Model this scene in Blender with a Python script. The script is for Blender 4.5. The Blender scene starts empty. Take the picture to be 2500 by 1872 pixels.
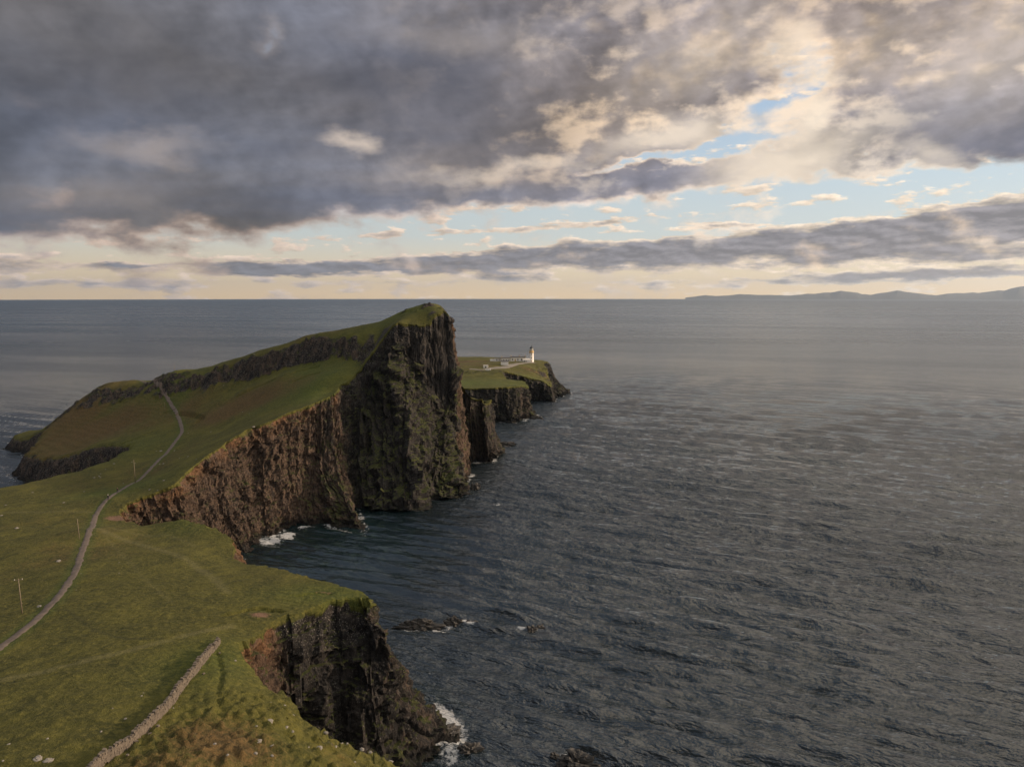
import bpy, math, random
import numpy as np
from mathutils import Vector
random.seed(7); np.random.seed(7)
D = bpy.data; scene = bpy.context.scene; COL = scene.collection
rad = math.radians
# ------------------------------------------------------------------ camera
cam = D.cameras.new('camera'); cam.sensor_width = 36.0; cam.lens = 1734/2500*36.0
cam.clip_start = 1.0; cam.clip_end = 200000.0
camo = D.objects.new('camera', cam); COL.objects.link(camo)
camo.location = (0, 0, 100); camo.rotation_euler = (rad(90-7.1), rad(0.0), 0)
scene.camera = camo
# ------------------------------------------------------------------ exposure
vs = scene.view_settings
vs.view_transform = 'Standard'; vs.look = 'None'; vs.exposure = 0.0; vs.gamma = 1.0; vs.use_curve_mapping = False
scene.cycles.use_denoising = True; scene.cycles.sample_clamp_direct = 3.0; scene.cycles.sample_clamp_indirect = 3.0
SUN_AZ, SUN_EL = 82.0, 14.0          # degrees right of the view direction, degrees up
# ------------------------------------------------------------------ sun
sl = D.lights.new('sun', 'SUN'); sl.energy = 4.8; sl.angle = rad(3.0); sl.color = (1.0, 0.76, 0.54)
so = D.objects.new('sun', sl); COL.objects.link(so)
sd = Vector((math.sin(rad(SUN_AZ))*math.cos(rad(SUN_EL)), math.cos(rad(SUN_AZ))*math.cos(rad(SUN_EL)), math.sin(rad(SUN_EL))))
so.rotation_euler = sd.to_track_quat('Z', 'Y').to_euler()
# ------------------------------------------------------------------ node helper
class NT:
    def __init__(s, tree): s.t = tree
    def n(s, typ, **kw):
        nd = s.t.nodes.new(typ)
        for k, v in kw.items(): setattr(nd, k, v)
        return nd
    def link(s, a, b): s.t.links.new(a, b)
    def put(s, sock, v):
        if isinstance(v, bpy.types.NodeSocket): s.t.links.new(v, sock)
        else: sock.default_value = v
    def m(s, op, a, b=0.0, c=0.0, clamp=False):
        nd = s.n('ShaderNodeMath', operation=op, use_clamp=clamp)
        s.put(nd.inputs[0], a); s.put(nd.inputs[1], b)
        if op in ('MULTIPLY_ADD',): s.put(nd.inputs[2], c)
        return nd.outputs[0]
    def v(s, op, a, b=(0, 0, 0)):
        nd = s.n('ShaderNodeVectorMath', operation=op); s.put(nd.inputs[0], a)
        if op == 'SCALE': s.put(nd.inputs['Scale'], b)
        elif op not in ('LENGTH', 'NORMALIZE'): s.put(nd.inputs[1], b)
        return nd.outputs['Value'] if op in ('LENGTH', 'DOT_PRODUCT') else nd.outputs[0]
    def mr(s, x, a, b, c=0.0, d=1.0, kind='SMOOTHSTEP'):
        nd = s.n('ShaderNodeMapRange', interpolation_type=kind, clamp=True) if kind == 'LINEAR' else s.n('ShaderNodeMapRange', interpolation_type=kind)
        for i, q in enumerate((x, a, b, c, d)): s.put(nd.inputs[i], q)
        return nd.outputs[0]
    def mix(s, f, a, b, mode='MIX'):
        nd = s.n('ShaderNodeMix', data_type='RGBA', blend_type=mode)
        s.put(nd.inputs[0], f)
        for i, q in ((6, a), (7, b)):
            if isinstance(q, tuple) and len(q) == 3: q = q+(1.0,)
            s.put(nd.inputs[i], q)
        return nd.outputs[2]
    def noise(s, vec, scale, detail=4, rough=0.55, lac=2.0, dist=0.0, out=0):
        nd = s.n('ShaderNodeTexNoise'); s.put(nd.inputs['Vector'], vec)
        nd.inputs['Scale'].default_value = scale; nd.inputs['Detail'].default_value = detail
        nd.inputs['Roughness'].default_value = rough; nd.inputs['Lacunarity'].default_value = lac
        nd.inputs['Distortion'].default_value = dist
        return nd.outputs[out]
    def comb(s, x, y, z):
        nd = s.n('ShaderNodeCombineXYZ')
        for i, q in enumerate((x, y, z)): s.put(nd.inputs[i], q)
        return nd.outputs[0]
    def sep(s, v):
        nd = s.n('ShaderNodeSeparateXYZ'); s.put(nd.inputs[0], v); return nd.outputs
    def blob(s, vec, x, y, sx, sy, rot=0.0, a=1.0, b=0.3):
        nd = s.n('ShaderNodeMapping', vector_type='TEXTURE'); s.put(nd.inputs[0], vec)
        nd.inputs['Location'].default_value = (x, y, 0); nd.inputs['Rotation'].default_value = (0, 0, rad(rot))
        nd.inputs['Scale'].default_value = (sx, sy, 1)
        return s.mr(s.v('LENGTH', nd.outputs[0]), a, b)
    def ramp(s, f, stops):
        nd = s.n('ShaderNodeValToRGB'); s.put(nd.inputs[0], f); e = nd.color_ramp.elements
        while len(e) < len(stops): e.new(0.5)
        for k, (p, c) in enumerate(stops): e[k].position = p; e[k].color = tuple(c)+(1.0,)
        return nd.outputs[0]
G_DARK, G_MID, G_YEL = (0.035, 0.037, 0.008), (0.071, 0.068, 0.013), (0.14, 0.122, 0.029)
HAZE_D, HAZE_C = 1.3e-5, (0.62, 0.77, 1.0)
DECK=[(31.5, 10.4, 10.9, 2.97, 0, 0.8), (-11.0, 12.8, 23.1, 6.61, 0, 0.35), (8.0, 8.3, 12.6, 1.49, 6, 0.6), (-27.7, 14.2, 19.8, 9.91, 0, 0.3), (20.3, 14.0, 3.1, 1.39, 10, -1.3), (18.2, 11.4, 4.3, 1.19, 10, -1.25), (15.3, 10.7, 2.0, 0.53, 5, -0.6), (-17.8, 18.1, 1.3, 2.64, 0, -0.62), (20.4, 18.3, 2.6, 1.49, -30, -0.5), (26.0, 7.6, 5.6, 1.49, 0, -0.8), (10.5, 10.0, 7.3, 0.46, 4, -1.0), (22.1, 16.1, 2.3, 1.65, 0, -0.45), (28.4, 13.8, 2.0, 0.83, 0, -0.3), (-11.6, 11.9, 2.0, 0.66, 0, -0.3), (21.6, 11.3, 3.6, 2.64, 40, 0.55), (12.6, 11.9, 5.0, 1.49, 5, 0.5)]
STREAK=[(24.4, 3.8, 20.5, 1.65, 4, 1.4), (4.9, 3.0, 15.9, 1.26, 3, 1.35), (31.4, 4.4, 11.9, 1.98, 8, 1.2), (-3.3, 3.1, 5.3, 0.53, 0, 0.5), (-12.5, 2.2, 10.9, 0.79, 2, 1.2), (-19.2, 1.8, 6.3, 0.59, 2, 1.1), (30.9, 1.4, 14.9, 0.59, 2, 1.2), (33.2, 2.6, 6.6, 0.59, 3, 0.8), (-32.8, 1.8, 9.9, 0.59, 0, 0.7), (-30.9, 0.8, 8.6, 0.46, 0, 0.5), (16.1, 5.3, 3.6, 0.33, 0, 0.85), (-24.5, 2.2, 8.6, 0.26, 2, 0.6), (-0.3, 1.4, 3.6, 0.3, 0, 0.8), (6.1, 5.5, 3.0, 0.46, 0, 0.5), (-14.4, 0.9, 16.5, 0.33, 0, 0.35), (11.3, 1.0, 13.2, 0.3, 0, 0.35), (-7.1, 2.1, 4.0, 0.66, 0, 0.8), (-1.6, 5.1, 23.1, 0.33, 4, 0.4)]
PUFF=[(-12.6, 11.3, 2.5, 1.12, -15, 0.75), (12.3, 11.9, 6.3, 1.65, 6, 0.8), (20.0, 9.5, 8.6, 2.48, 12, 0.8), (30.5, 7.8, 9.9, 1.32, 0, 1.0), (-26.7, 10.2, 5.0, 1.32, 0, 0.35), (32.8, 14.7, 8.6, 5.29, 20, 0.22), (-0.3, 9.9, 9.9, 0.73, 6, 0.45), (21.5, 12.4, 2.3, 1.65, 40, 0.7), (20.7, 17.3, 2.3, 1.98, 0, 0.5), (22.2, 15.6, 2.0, 1.32, 0, 0.6), (29.4, 9.6, 2.6, 0.99, 0, 0.45), (-6.5, 5.1, 16.5, 0.46, 5, 0.5), (13.9, 16.8, 9.9, 3.97, 20, 0.2), (25.0, 16.2, 5.3, 3.3, 20, 0.15), (-4.7, 18.8, 9.9, 1.98, 0, 0.15), (-29.4, 6.9, 6.6, 1.65, 10, 0.15)]
DARKS=[(-6.3, 15.2, 10.9, 4.96, 0, 0.55), (-3.2, 11.6, 8.6, 1.98, 0, 0.4), (-27.8, 12.9, 8.6, 4.63, 0, 0.35), (-31.8, 5.4, 9.9, 1.98, 5, 0.4), (-11.1, 7.5, 13.2, 1.32, 4, 0.4), (31.0, 10.3, 7.6, 2.31, 0, 0.6), (34.3, 9.1, 4.0, 1.98, 0, 0.55), (28.9, 14.0, 8.3, 1.98, 10, 0.25), (8.0, 8.8, 10.9, 1.16, 5, 0.35), (-17.1, 11.1, 4.0, 0.99, 0, 0.3), (27.8, 11.6, 6.6, 1.32, 0, 0.3)]
# ------------------------------------------------------------------ world: clear sky plus cloud deck in sky directions
world = D.worlds.new('World'); scene.world = world; world.use_nodes = True
wt = world.node_tree; wt.nodes.clear(); N = NT(wt)
tc = N.n('ShaderNodeTexCoord').outputs['Generated']
sky = N.n('ShaderNodeTexSky', sky_type='NISHITA'); sky.sun_disc = False
sky.sun_elevation = rad(SUN_EL); sky.sun_rotation = rad(SUN_AZ); sky.altitude = 100; sky.air_density = 1.0; sky.dust_density = 1.5; sky.ozone_density = 1.5
x, y, z = N.sep(tc)
hyp = N.m('SQRT', N.m('ADD', N.m('MULTIPLY', x, x), N.m('MULTIPLY', y, y)))
az = N.m('MULTIPLY', N.m('ARCTAN2', x, y), 57.29578)
el = N.m('MULTIPLY', N.m('ARCTAN2', z, hyp), 57.29578)
zc = N.m('MAXIMUM', z, 0.0)
inv = N.m('DIVIDE', 1.0, N.m('ADD', zc, 0.10))
pl = N.comb(N.m('MULTIPLY', x, inv), N.m('MULTIPLY', y, inv), 0.0)       # the cloud layer seen in perspective
big = N.noise(pl, 0.55, 3, 0.5)
med = N.noise(pl, 0.9, 5, 0.45, dist=0.1)
q1 = N.noise(N.comb(N.m('MULTIPLY', az, 0.17), N.m('MULTIPLY', el, 0.27), 13.0), 1.0, 5, 0.50, dist=0.1)
q2 = N.noise(N.comb(N.m('MULTIPLY_ADD', az, 0.17, 0.12), N.m('MULTIPLY_ADD', el, 0.27, -0.05), 13.0), 1.0, 5, 0.53, dist=0.1)   # the same layer sampled a step towards the sun
AE = N.comb(az, el, 0.0)
wv = N.noise(N.comb(N.m('MULTIPLY', az, 0.20), N.m('MULTIPLY', el, 0.40), 3.0), 1.0, 5, 0.55, out=1)
wv = N.v('MULTIPLY', N.v('SUBTRACT', wv, (0.5, 0.5, 0.5)), (6.5, 4.2, 0.0))
AW = N.v('ADD', AE, wv)
fv = N.noise(N.comb(N.m('MULTIPLY', az, 0.35), N.m('MULTIPLY', el, 1.5), 9.0), 1.0, 4, 0.62, out=1)
fv = N.v('MULTIPLY', N.v('SUBTRACT', fv, (0.5, 0.5, 0.5)), (7.0, 1.3, 0.0))
AF = N.v('ADD', AE, fv)
_, elw, _2 = N.sep(AW)
# lower edge of the deck climbs from left to right
edge = N.m('MULTIPLY_ADD', az, 0.085, 5.7)
dd = N.m('SUBTRACT', elw, edge)
dens = N.m('MULTIPLY', N.mr(dd, -1.0, 2.8), 1.2)
def add(v, b, k): return N.m('MULTIPLY_ADD', b, k, v)
for (a_, e_, sa, se, ro, k) in DECK: dens = add(dens, N.blob(AW, a_, e_, sa, se, ro, 1.6 if k < 0 else 1.2, 0.0), k)
low = 0.0
for (a_, e_, sa, se, ro, k) in STREAK: low = add(low, N.blob(AF, a_, e_, sa, se, ro, 1.25, 0.1), k)
dens = add(dens, N.m('SUBTRACT', med, 0.5), 0.8)
dens = add(dens, N.m('SUBTRACT', q1, 0.5), 2.3)
q3 = N.noise(N.comb(N.m('MULTIPLY', az, 0.55), N.m('MULTIPLY', el, 0.95), 21.0), 1.0, 4, 0.55)
dens = add(dens, N.m('SUBTRACT', q3, 0.5), 0.8)
dens = add(dens, N.m('SUBTRACT', big, 0.5), 0.5)
fine = N.noise(N.comb(N.m('MULTIPLY', az, 0.30), N.m('MULTIPLY', el, 0.95), 1.0), 1.0, 7, 0.58)
fine2 = N.noise(N.comb(N.m('MULTIPLY_ADD', az, 0.30, 0.10), N.m('MULTIPLY_ADD', el, 0.95, 0.22), 1.0), 1.0, 6, 0.58)
lowd = add(low, N.m('SUBTRACT', fine, 0.48), 3.4)
lowa = N.mr(lowd, 0.18, 0.55)
da = N.mr(dens, 0.05, 0.80)
thick = N.mr(dens, 0.35, 1.15)
thl = N.mr(lowd, 0.35, 1.25)
R = N.mr(az, -30.0, 44.0, kind='SMOOTHSTEP')               # towards the sun
relief = N.m('MULTIPLY', N.m('SUBTRACT', q1, q2), N.m('MULTIPLY_ADD', R, 2.6, 1.6))
reliefl = N.m('MULTIPLY', N.m('SUBTRACT', fine, fine2), 3.0)
def cloudcol(t, rel, rimL, rimR, darkL, darkR):
    rim = N.mix(R, rimL, rimR); drk = N.mix(R, darkL, darkR)
    c = N.mix(t, rim, drk)
    f = N.m('ADD', rel, 1.0); f = N.m('MINIMUM', N.m('MAXIMUM', f, 0.72), 1.45)
    return N.v('SCALE', c, f)
rimU = N.mix(N.mr(el, 8.0, 14.0), (0.50, 0.40, 0.35), (0.20, 0.19, 0.20))
cd = cloudcol(thick, relief, rimU, (1.02, 0.81, 0.57), (0.138, 0.142, 0.158), (0.33, 0.295, 0.30))
bil = N.noise(N.comb(N.m('MULTIPLY', az, 0.075), N.m('MULTIPLY', el, 0.17), 5.0), 1.0, 5, 0.5, dist=0.4)
cd = N.v('SCALE', cd, N.mr(bil, 0.32, 0.68, 0.70, 1.38, kind='LINEAR'))
hp = N.m('MULTIPLY', N.mr(N.m('MULTIPLY_ADD', q3, 0.45, q1), 0.73, 0.93), N.m('MULTIPLY', N.mr(az, -14.0, 18.0), N.mr(el, 22.0, 12.0, 0.35, 0.85)))
cd = N.mix(hp, cd, (1.05, 0.86, 0.64))
# the slow warm and blue greys inside the deck
for (a_, e_, sa, se, ro, k) in DARKS: cd = N.mix(N.m('MULTIPLY', N.blob(AW, a_, e_, sa, se, ro, 1.3, 0.0), k), cd, (0.105, 0.115, 0.15))
hue = N.noise(pl, 0.5, 4, 0.5)
cd = N.mix(N.mr(hue, 0.35, 0.65), N.mix(1.0, cd, (0.94, 0.99, 1.12), 'MULTIPLY'), N.mix(1.0, cd, (1.14, 1.02, 0.90), 'MULTIPLY'))
for (a_, e_, sa, se, ro, k) in PUFF:
    bb = N.m('MULTIPLY', N.blob(AW, a_, e_, sa, se, ro, 1.2, 0.0), k)
    cd = N.mix(bb, cd, N.mix(R, (0.68, 0.56, 0.48), (1.15, 0.98, 0.76)))
cd = N.mix(N.mr(el, 22.0, 40.0, 0.0, 0.85), cd, N.v('SCALE', N.mix(R, (0.30, 0.37, 0.48), (1.70, 1.50, 1.22)), N.mr(bil, 0.3, 0.7, 0.6, 1.4, kind='LINEAR')))  # unseen sky overhead, brightened and tinted to light land and sea
cl = cloudcol(thl, reliefl, (0.74, 0.58, 0.46), (0.98, 0.80, 0.60), (0.17, 0.175, 0.215), (0.26, 0.235, 0.25))
# clear air: the physical sky, warmed at the horizon by the low sun
base = N.v('SCALE', sky.outputs[0], 0.085)
grad = N.ramp(N.mr(el, 0.0, 24.0, kind='LINEAR'), [(0.0, (1.18, 0.84, 0.46)), (0.08, (0.98, 0.80, 0.55)), (0.19, (0.70, 0.75, 0.73)), (0.36, (0.60, 0.71, 0.78)), (0.60, (0.44, 0.58, 0.76)), (1.0, (0.17, 0.29, 0.52))])
grad = N.v('SCALE', grad, N.mr(az, -40.0, 40.0, 0.84, 1.10, kind='LINEAR'))
clear = N.mix(0.85, base, grad)
col = N.mix(N.m('MULTIPLY', lowa, 0.93), clear, cl)
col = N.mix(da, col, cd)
# below the horizon
col = N.mix(N.mr(z, -0.02, -0.004, kind='LINEAR'), (0.08, 0.09, 0.10), col)
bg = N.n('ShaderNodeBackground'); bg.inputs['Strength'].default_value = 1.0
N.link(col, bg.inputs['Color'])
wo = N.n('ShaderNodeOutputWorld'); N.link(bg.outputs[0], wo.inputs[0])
ST=[([[2,50,24],[3.0,50.5,18.7],[4.8,51.4,11.5],[7.4,52.7,4.8],[10,54,-3]],0.5,0.5),
([[-6,82,25],[-5.2,82.6,19.5],[-3.6,83.8,12.0],[-1.2,85.4,5.0],[1,87,-3]],0.5,0.5),
([[-18.6,103.9,26],[-18.0,104.6,20.3],[-16.9,106.0,12.5],[-15.2,108.0,5.2],[-13.6,109.9,-3]],0.4,0.5),
([[-25.0,102.5,30],[-24.4,103.3,23.4],[-23.2,105.0,14.4],[-21.6,107.3,6.0],[-20.0,109.5,-3]],0.4,0.5),
([[-30.4,103.0,33],[-29.8,103.8,25.7],[-28.6,105.5,15.8],[-27.0,107.8,6.6],[-25.4,110.0,-3]],0.5,0.5),
([[-34.2,105.1,36],[-33.6,105.7,28.1],[-32.5,106.8,17.3],[-30.8,108.5,7.2],[-29.2,110.1,-3]],0.6,0.5),
([[-37.3,105.9,37],[-36.7,106.4,28.9],[-35.5,107.3,17.8],[-33.9,108.6,7.4],[-32.3,109.9,-3]],0.8,0.4),
([[-42.8,110.4,38],[-42.2,110.8,29.6],[-41.0,111.5,18.2],[-39.4,112.4,7.6],[-37.8,113.4,-3]],0.8,0.3),
([[-47.0,116.7,39],[-46.2,116.7,30.4],[-44.5,116.7,18.7],[-42.2,116.7,7.8],[-40.0,116.7,-3]],0.9,0.3),
([[-48.3,122.9,38],[-47.3,122.8,29.6],[-45.5,122.6,18.2],[-42.9,122.2,7.6],[-40.3,121.9,-3]],0.9,0.4),
([[-47.0,129.5,37],[-46.3,129.0,28.9],[-44.9,128.1,17.8],[-42.9,126.8,7.4],[-41.0,125.5,-3]],0.9,0.35),
([[-44.8,135.6,36.5],[-43.0,132.0,28.5],[-42.3,130.6,17.5],[-41.5,129.0,7.3],[-40.8,127.6,-3]],0.35,0.25),
([[-41.3,140.7,36],[-39.5,135.3,28.1],[-38.8,133.3,17.3],[-38.0,130.9,7.2],[-37.3,128.7,-3]],0.25,0.15),
([[-38.1,144.8,35.5],[-36.3,138.5,27.7],[-35.6,136.1,17.0],[-34.8,133.3,7.1],[-34.1,130.8,-3]],0.25,0.12),
([[-33.8,147.4,35],[-31.1,141.1,27.3],[-30.1,138.7,16.8],[-28.9,135.9,7.0],[-27.8,133.4,-3]],0.25,0.12),
([[-31.3,146.2,35],[-26.9,142.9,28],[-25.9,144.8,20],[-22.1,148.1,9],[-12.8,147.4,-2]],0.5,0.15),
([[-35.3,150.9,35],[-33.2,151.7,27.3],[-29.1,153.2,16.8],[-23.2,155.4,7.0],[-17.5,157.5,-3]],0.4,0.2),
([[-42.2,155.9,34.6],[-39.8,157.2,27.0],[-35.3,159.7,16.6],[-28.9,163.3,6.9],[-22.6,166.8,-3]],0.4,0.2),
([[-49.7,161.0,34],[-48.3,162.1,26.5],[-45.5,164.2,16.3],[-41.5,167.1,6.8],[-37.7,170.0,-3]],0.4,0.2),
([[-60.5,170.9,32.5],[-59.4,172.1,25.4],[-57.4,174.4,15.6],[-54.4,177.7,6.5],[-51.5,180.9,-3]],0.4,0.2),
([[-69.3,176.9,31],[-68.5,178.1,24.2],[-66.8,180.4,14.9],[-64.5,183.7,6.2],[-62.3,186.9,-3]],0.5,0.2),
([[-74.5,183.3,30],[-73.5,183.8,23.4],[-71.7,184.7,14.4],[-69.1,186.0,6.0],[-66.5,187.3,-3]],1.0,0.15),
([[-79.3,194.2,30.3],[-78.3,194.8,23.6],[-76.5,195.9,14.5],[-73.9,197.6,6.1],[-71.3,199.2,-3]],1.0,0.15),
([[-84.8,202.0,31],[-84.0,203.0,24.2],[-82.3,204.8,14.9],[-80.0,207.4,6.2],[-77.8,210.0,-3]],0.8,0.2),
([[-92.3,206.5,31],[-91.6,207.6,24.2],[-90.2,209.7,14.9],[-88.2,212.6,6.2],[-86.3,215.5,-3]],0.7,0.2),
([[-102.2,213.5,31],[-101.8,214.9,24.2],[-101.2,217.7,14.9],[-100.2,221.7,6.2],[-99.2,225.5,-3]],0.7,0.2),
([[-109.6,216.4,29],[-109.1,217.6,22.6],[-108.2,219.9,13.9],[-106.9,223.2,5.8],[-105.6,226.4,-3]],0.8,0.2),
([[-117.6,219.2,27],[-116.9,220.0,21.1],[-115.5,221.6,13.0],[-113.5,224.0,5.4],[-111.6,226.2,-3]],0.9,0.3),
([[-127.8,226.9,26],[-126.5,227.1,20.3],[-124.0,227.6,12.5],[-120.3,228.3,5.2],[-116.8,228.9,-3]],1.0,0.3),
([[-134.4,235.1,26.5],[-133.0,235.1,20.7],[-130.2,235.1,12.7],[-126.2,235.1,5.3],[-122.4,235.1,-3]],1.0,0.4),
([[-134.7,241.3,27.5],[-133.1,241.1,21.4],[-130.1,240.6,13.2],[-125.9,239.9,5.5],[-121.7,239.3,-3]],0.9,0.45),
([[-130.5,247.4,29],[-128.6,246.9,22.6],[-124.9,246.0,13.9],[-119.6,244.7,5.8],[-114.5,243.4,-3]],0.95,0.25),
([[-123.2,250.9,31.5],[-121.4,250.6,24.6],[-117.9,249.9,15.1],[-112.9,248.9,6.3],[-108.0,248.0,-3]],0.9,0.1),
([[-123.0,271.1,35],[-121.1,269.6,27.3],[-117.4,266.9,16.8],[-112.1,262.9,7.0],[-107.0,259.0,-3]],0.8,0.05),
([[-120.0,287.6,38.3],[-118.2,285.5,29.9],[-114.8,281.4,18.4],[-109.8,275.6,7.7],[-105.0,270.0,-3]],0.75,0.05),
([[-116.1,304.9,41.5],[-114.5,302.0,32.4],[-111.5,296.5,19.9],[-107.2,288.6,8.3],[-103.0,281.0,-3]],0.8,0.1),
([[-108.3,311.1,44],[-107.3,308.6,34.3],[-105.4,303.7,21.1],[-102.7,296.8,8.8],[-100.0,290.0,-3]],0.8,0.08),
([[-102.0,320.5,46.5],[-101.2,317.8,36.3],[-99.5,312.6,22.3],[-97.2,305.2,9.3],[-95.0,298.0,-3]],0.9,0.1),
([[-94.1,332.6,49],[-93.2,329.0,38.2],[-91.6,322.2,23.5],[-89.3,312.5,9.8],[-87.0,303.0,-3]],0.8,0.3),
([[-89.8,342.5,50.5],[-88.3,331,34.5],[-83.5,316,17.6],[-73.4,303,10.4],[-64.0,292.8,-2]],0.6,0.45),
([[-88.3,348,51.8],[-85.0,342,38.4],[-81.2,333,22.2],[-77.3,323,8.9],[-74.5,321.2,-2]],0.8,0.1),
([[-84.3,361,56.3],[-82.1,356,42.3],[-80.1,348,27.0],[-77.1,336,11.3],[-73.7,326.2,-2]],0.3,0.25),
([[-78.9,369,61.8],[-75.8,361,45.7],[-72.9,350,28.7],[-69.7,337,13.1],[-67.2,327.5,-2]],0.15,0.5),
([[-70.3,375,74.7],[-69.2,367,57.7],[-66.2,354,38.4],[-62.9,339,18.7],[-59.2,326.2,-2]],0.15,0.55),
([[-61.7,378,85.1],[-60.4,371,72.4],[-58.3,360,50.1],[-54.4,340,22.6],[-51.2,324.9,-2]],0.1,0.5),
([[-55.8,379,84.2],[-54.1,375.5,64.4],[-51.0,361,44.6],[-47.5,339,20.8],[-44.8,324.9,-2]],0.1,0.4),
([[-48.5,380,84.0],[-50.3,376,52.3],[-47.0,365,34.3],[-45.0,350,16.1],[-44.9,343.7,-2]],0.15,0.4),
([[-44.3,381,84.3],[-42.7,377.5,41.0],[-40.3,366,27.6],[-38.2,352,13.5],[-38.6,342.3,-2]],0.2,0.5),
([[-40.0,387,90.3],[-37.8,380,34.3],[-35.8,367,23.0],[-34.2,353,11.1],[-33.4,343.7,-2]],0.2,0.6),
([[-35.2,391,89.8],[-33.2,387,59.9],[-32.9,382,24.4],[-29.4,361,11.3],[-26.5,349.4,-2]],0.4,0.35),
([[-33.3,397,84.1],[-32.2,394,63.8],[-31.9,391,43.5],[-29.3,378,18.4],[-26.6,367.8,-2]],1.0,0.15),
([[-36,420,82],[-33,417,62],[-30,412,42],[-27,402,20],[-24,392,-3]],1.0,0.2),
([[-38,428,50],[-36,424,40],[-33,420,30],[-30,414,15],[-27,406,-3]],0.6,0.3),
([[-32.3,423.7,44.5],[-31.5,422.4,34.7],[-29.8,419.9,21.4],[-27.5,416.4,8.9],[-25.3,412.9,-3]],0.55,0.85),
([[-26.1,418.4,41.5],[-25.6,418.4,32.4],[-24.6,418.3,19.9],[-23.1,418.1,8.3],[-21.7,418.0,-3]],0.55,0.85),
([[-18.1,420.8,38.2],[-18.0,420.8,29.8],[-17.7,420.9,18.3],[-17.3,421.0,7.6],[-16.9,421.1,-3]],0.55,0.85),
([[-16.4,425.5,35],[-14.9,411.2,26],[-14.3,407.3,17],[-14.0,409.3,8],[-13.5,425.4,-2]],0.5,0.3),
([[-13,440,35],[-12.3,440.2,27.3],[-10.9,440.7,16.8],[-8.9,441.4,7.0],[-7,442,-3]],0.4,0.3),
([[-40,475,33],[-39.0,475.6,25.7],[-37.2,476.8,15.8],[-34.6,478.4,6.6],[-32,480,-3]],0.4,0.3),
([[-52,520,28],[-51.0,519.8,21.8],[-49.2,519.3,13.4],[-46.6,518.6,5.6],[-44,518,-3]],0.4,0.3),
([[-42.9,550,27.3],[-42.7,549.4,21.3],[-42.2,548.2,13.1],[-41.5,546.6,5.5],[-40.9,545,-3]],0.1,0.15),
([[-27.3,552,27.4],[-27.1,551.4,21.4],[-26.6,550.2,13.2],[-25.9,548.6,5.5],[-25.3,547,-3]],0.1,0.15),
([[-13.8,553,27.6],[-13.8,554.0,21.5],[-13.8,555.9,13.2],[-13.8,558.6,5.5],[-13.8,561.2,-3]],0.1,0.15),
([[0.0,562,27.4],[0.0,561.0,21.4],[0.0,559.2,13.2],[0.0,556.6,5.5],[0.0,554.0,-3]],0.2,0.15),
([[8.3,572,26.7],[8.3,570.5,20.8],[8.3,567.6,12.8],[8.2,563.4,5.3],[8.2,559.4,-3]],0.5,0.3),
([[13.2,582,23.8],[14.2,580,16.2],[14.8,576,6.6],[16.4,572,2.8],[21.0,578.2,-2]],0.4,0.4),
([[11,600,27],[11.6,600.2,21.1],[12.8,600.7,13.0],[14.4,601.4,5.4],[16,602,-3]],0.4,0.3),
([[-5,622,27],[-4.3,622.5,21.1],[-2.9,623.4,13.0],[-0.9,624.7,5.4],[1,626,-3]],0.4,0.3),
([[-8.2,640,30.8],[-7.6,639.4,24.0],[-6.4,638.2,14.8],[-4.8,636.6,6.2],[-3.2,635,-3]],0.3,0.3),
([[2.3,652,27.6],[2.7,651.3,21.5],[3.3,649.9,13.2],[4.3,647.9,5.5],[5.3,646,-3]],0.3,0.3),
([[16.8,658,23.0],[16.9,659.3,17.9],[17.2,661.9,11.0],[17.6,665.5,4.6],[18.0,669.1,-3]],0.2,0.2),
([[29.2,662,19.9],[29.4,662.9,15.5],[29.9,664.5,9.6],[30.6,666.8,4.0],[31.2,669.1,-3]],0.15,0.2),
([[35.6,665,14.8],[37.1,664,9.9],[37.4,662,6.3],[37.3,660,2.7],[38.5,667.7,-2]],0.2,0.2),
([[38,690,16],[39,690,12],[40,690,8],[41,690,4],[42,690,-3]],0.2,0.2),
([[37,712,17],[40,708,13],[44,705,9],[49,703,4],[54,701,-3]],0.35,0.2),
([[36,735,24],[40,735,19],[45,732,12],[52,728,6],[60,725,-3]],0.35,0.2),
([[33,758,28],[37,757,25],[41,755,17],[46,750,9],[52,748,-3]],0.3,0.2),
([[40,790,26],[41.4,790.6,20.3],[44.2,791.8,12.5],[48.2,793.4,5.2],[52,795,-3]],0.3,0.2),
([[25,830,25],[26.0,831.2,19.5],[27.8,833.5,12.0],[30.4,836.8,5.0],[33,840,-3]],0.3,0.2),
([[-10,850,25],[-9.4,851.7,19.5],[-8.2,854.9,12.0],[-6.6,859.5,5.0],[-5,864,-3]],0.3,0.2)]
LW=[(-60,880),(-140,850),(-190,780),(-200,700),(-190,640),(-160,590),(-150,550),(-160,520),(-200,510),(-240,505),(-280,510),(-310,500),(-335,480),(-338,462),(-322,446),(-302,434),(-292,410),(-279,384),(-258,367),(-245,358),(-228,353),(-214,347),(-205,338),(-205,326),(-215,312),(-232,300),(-255,280),(-290,230),(-300,150),(-300,40)]
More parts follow.
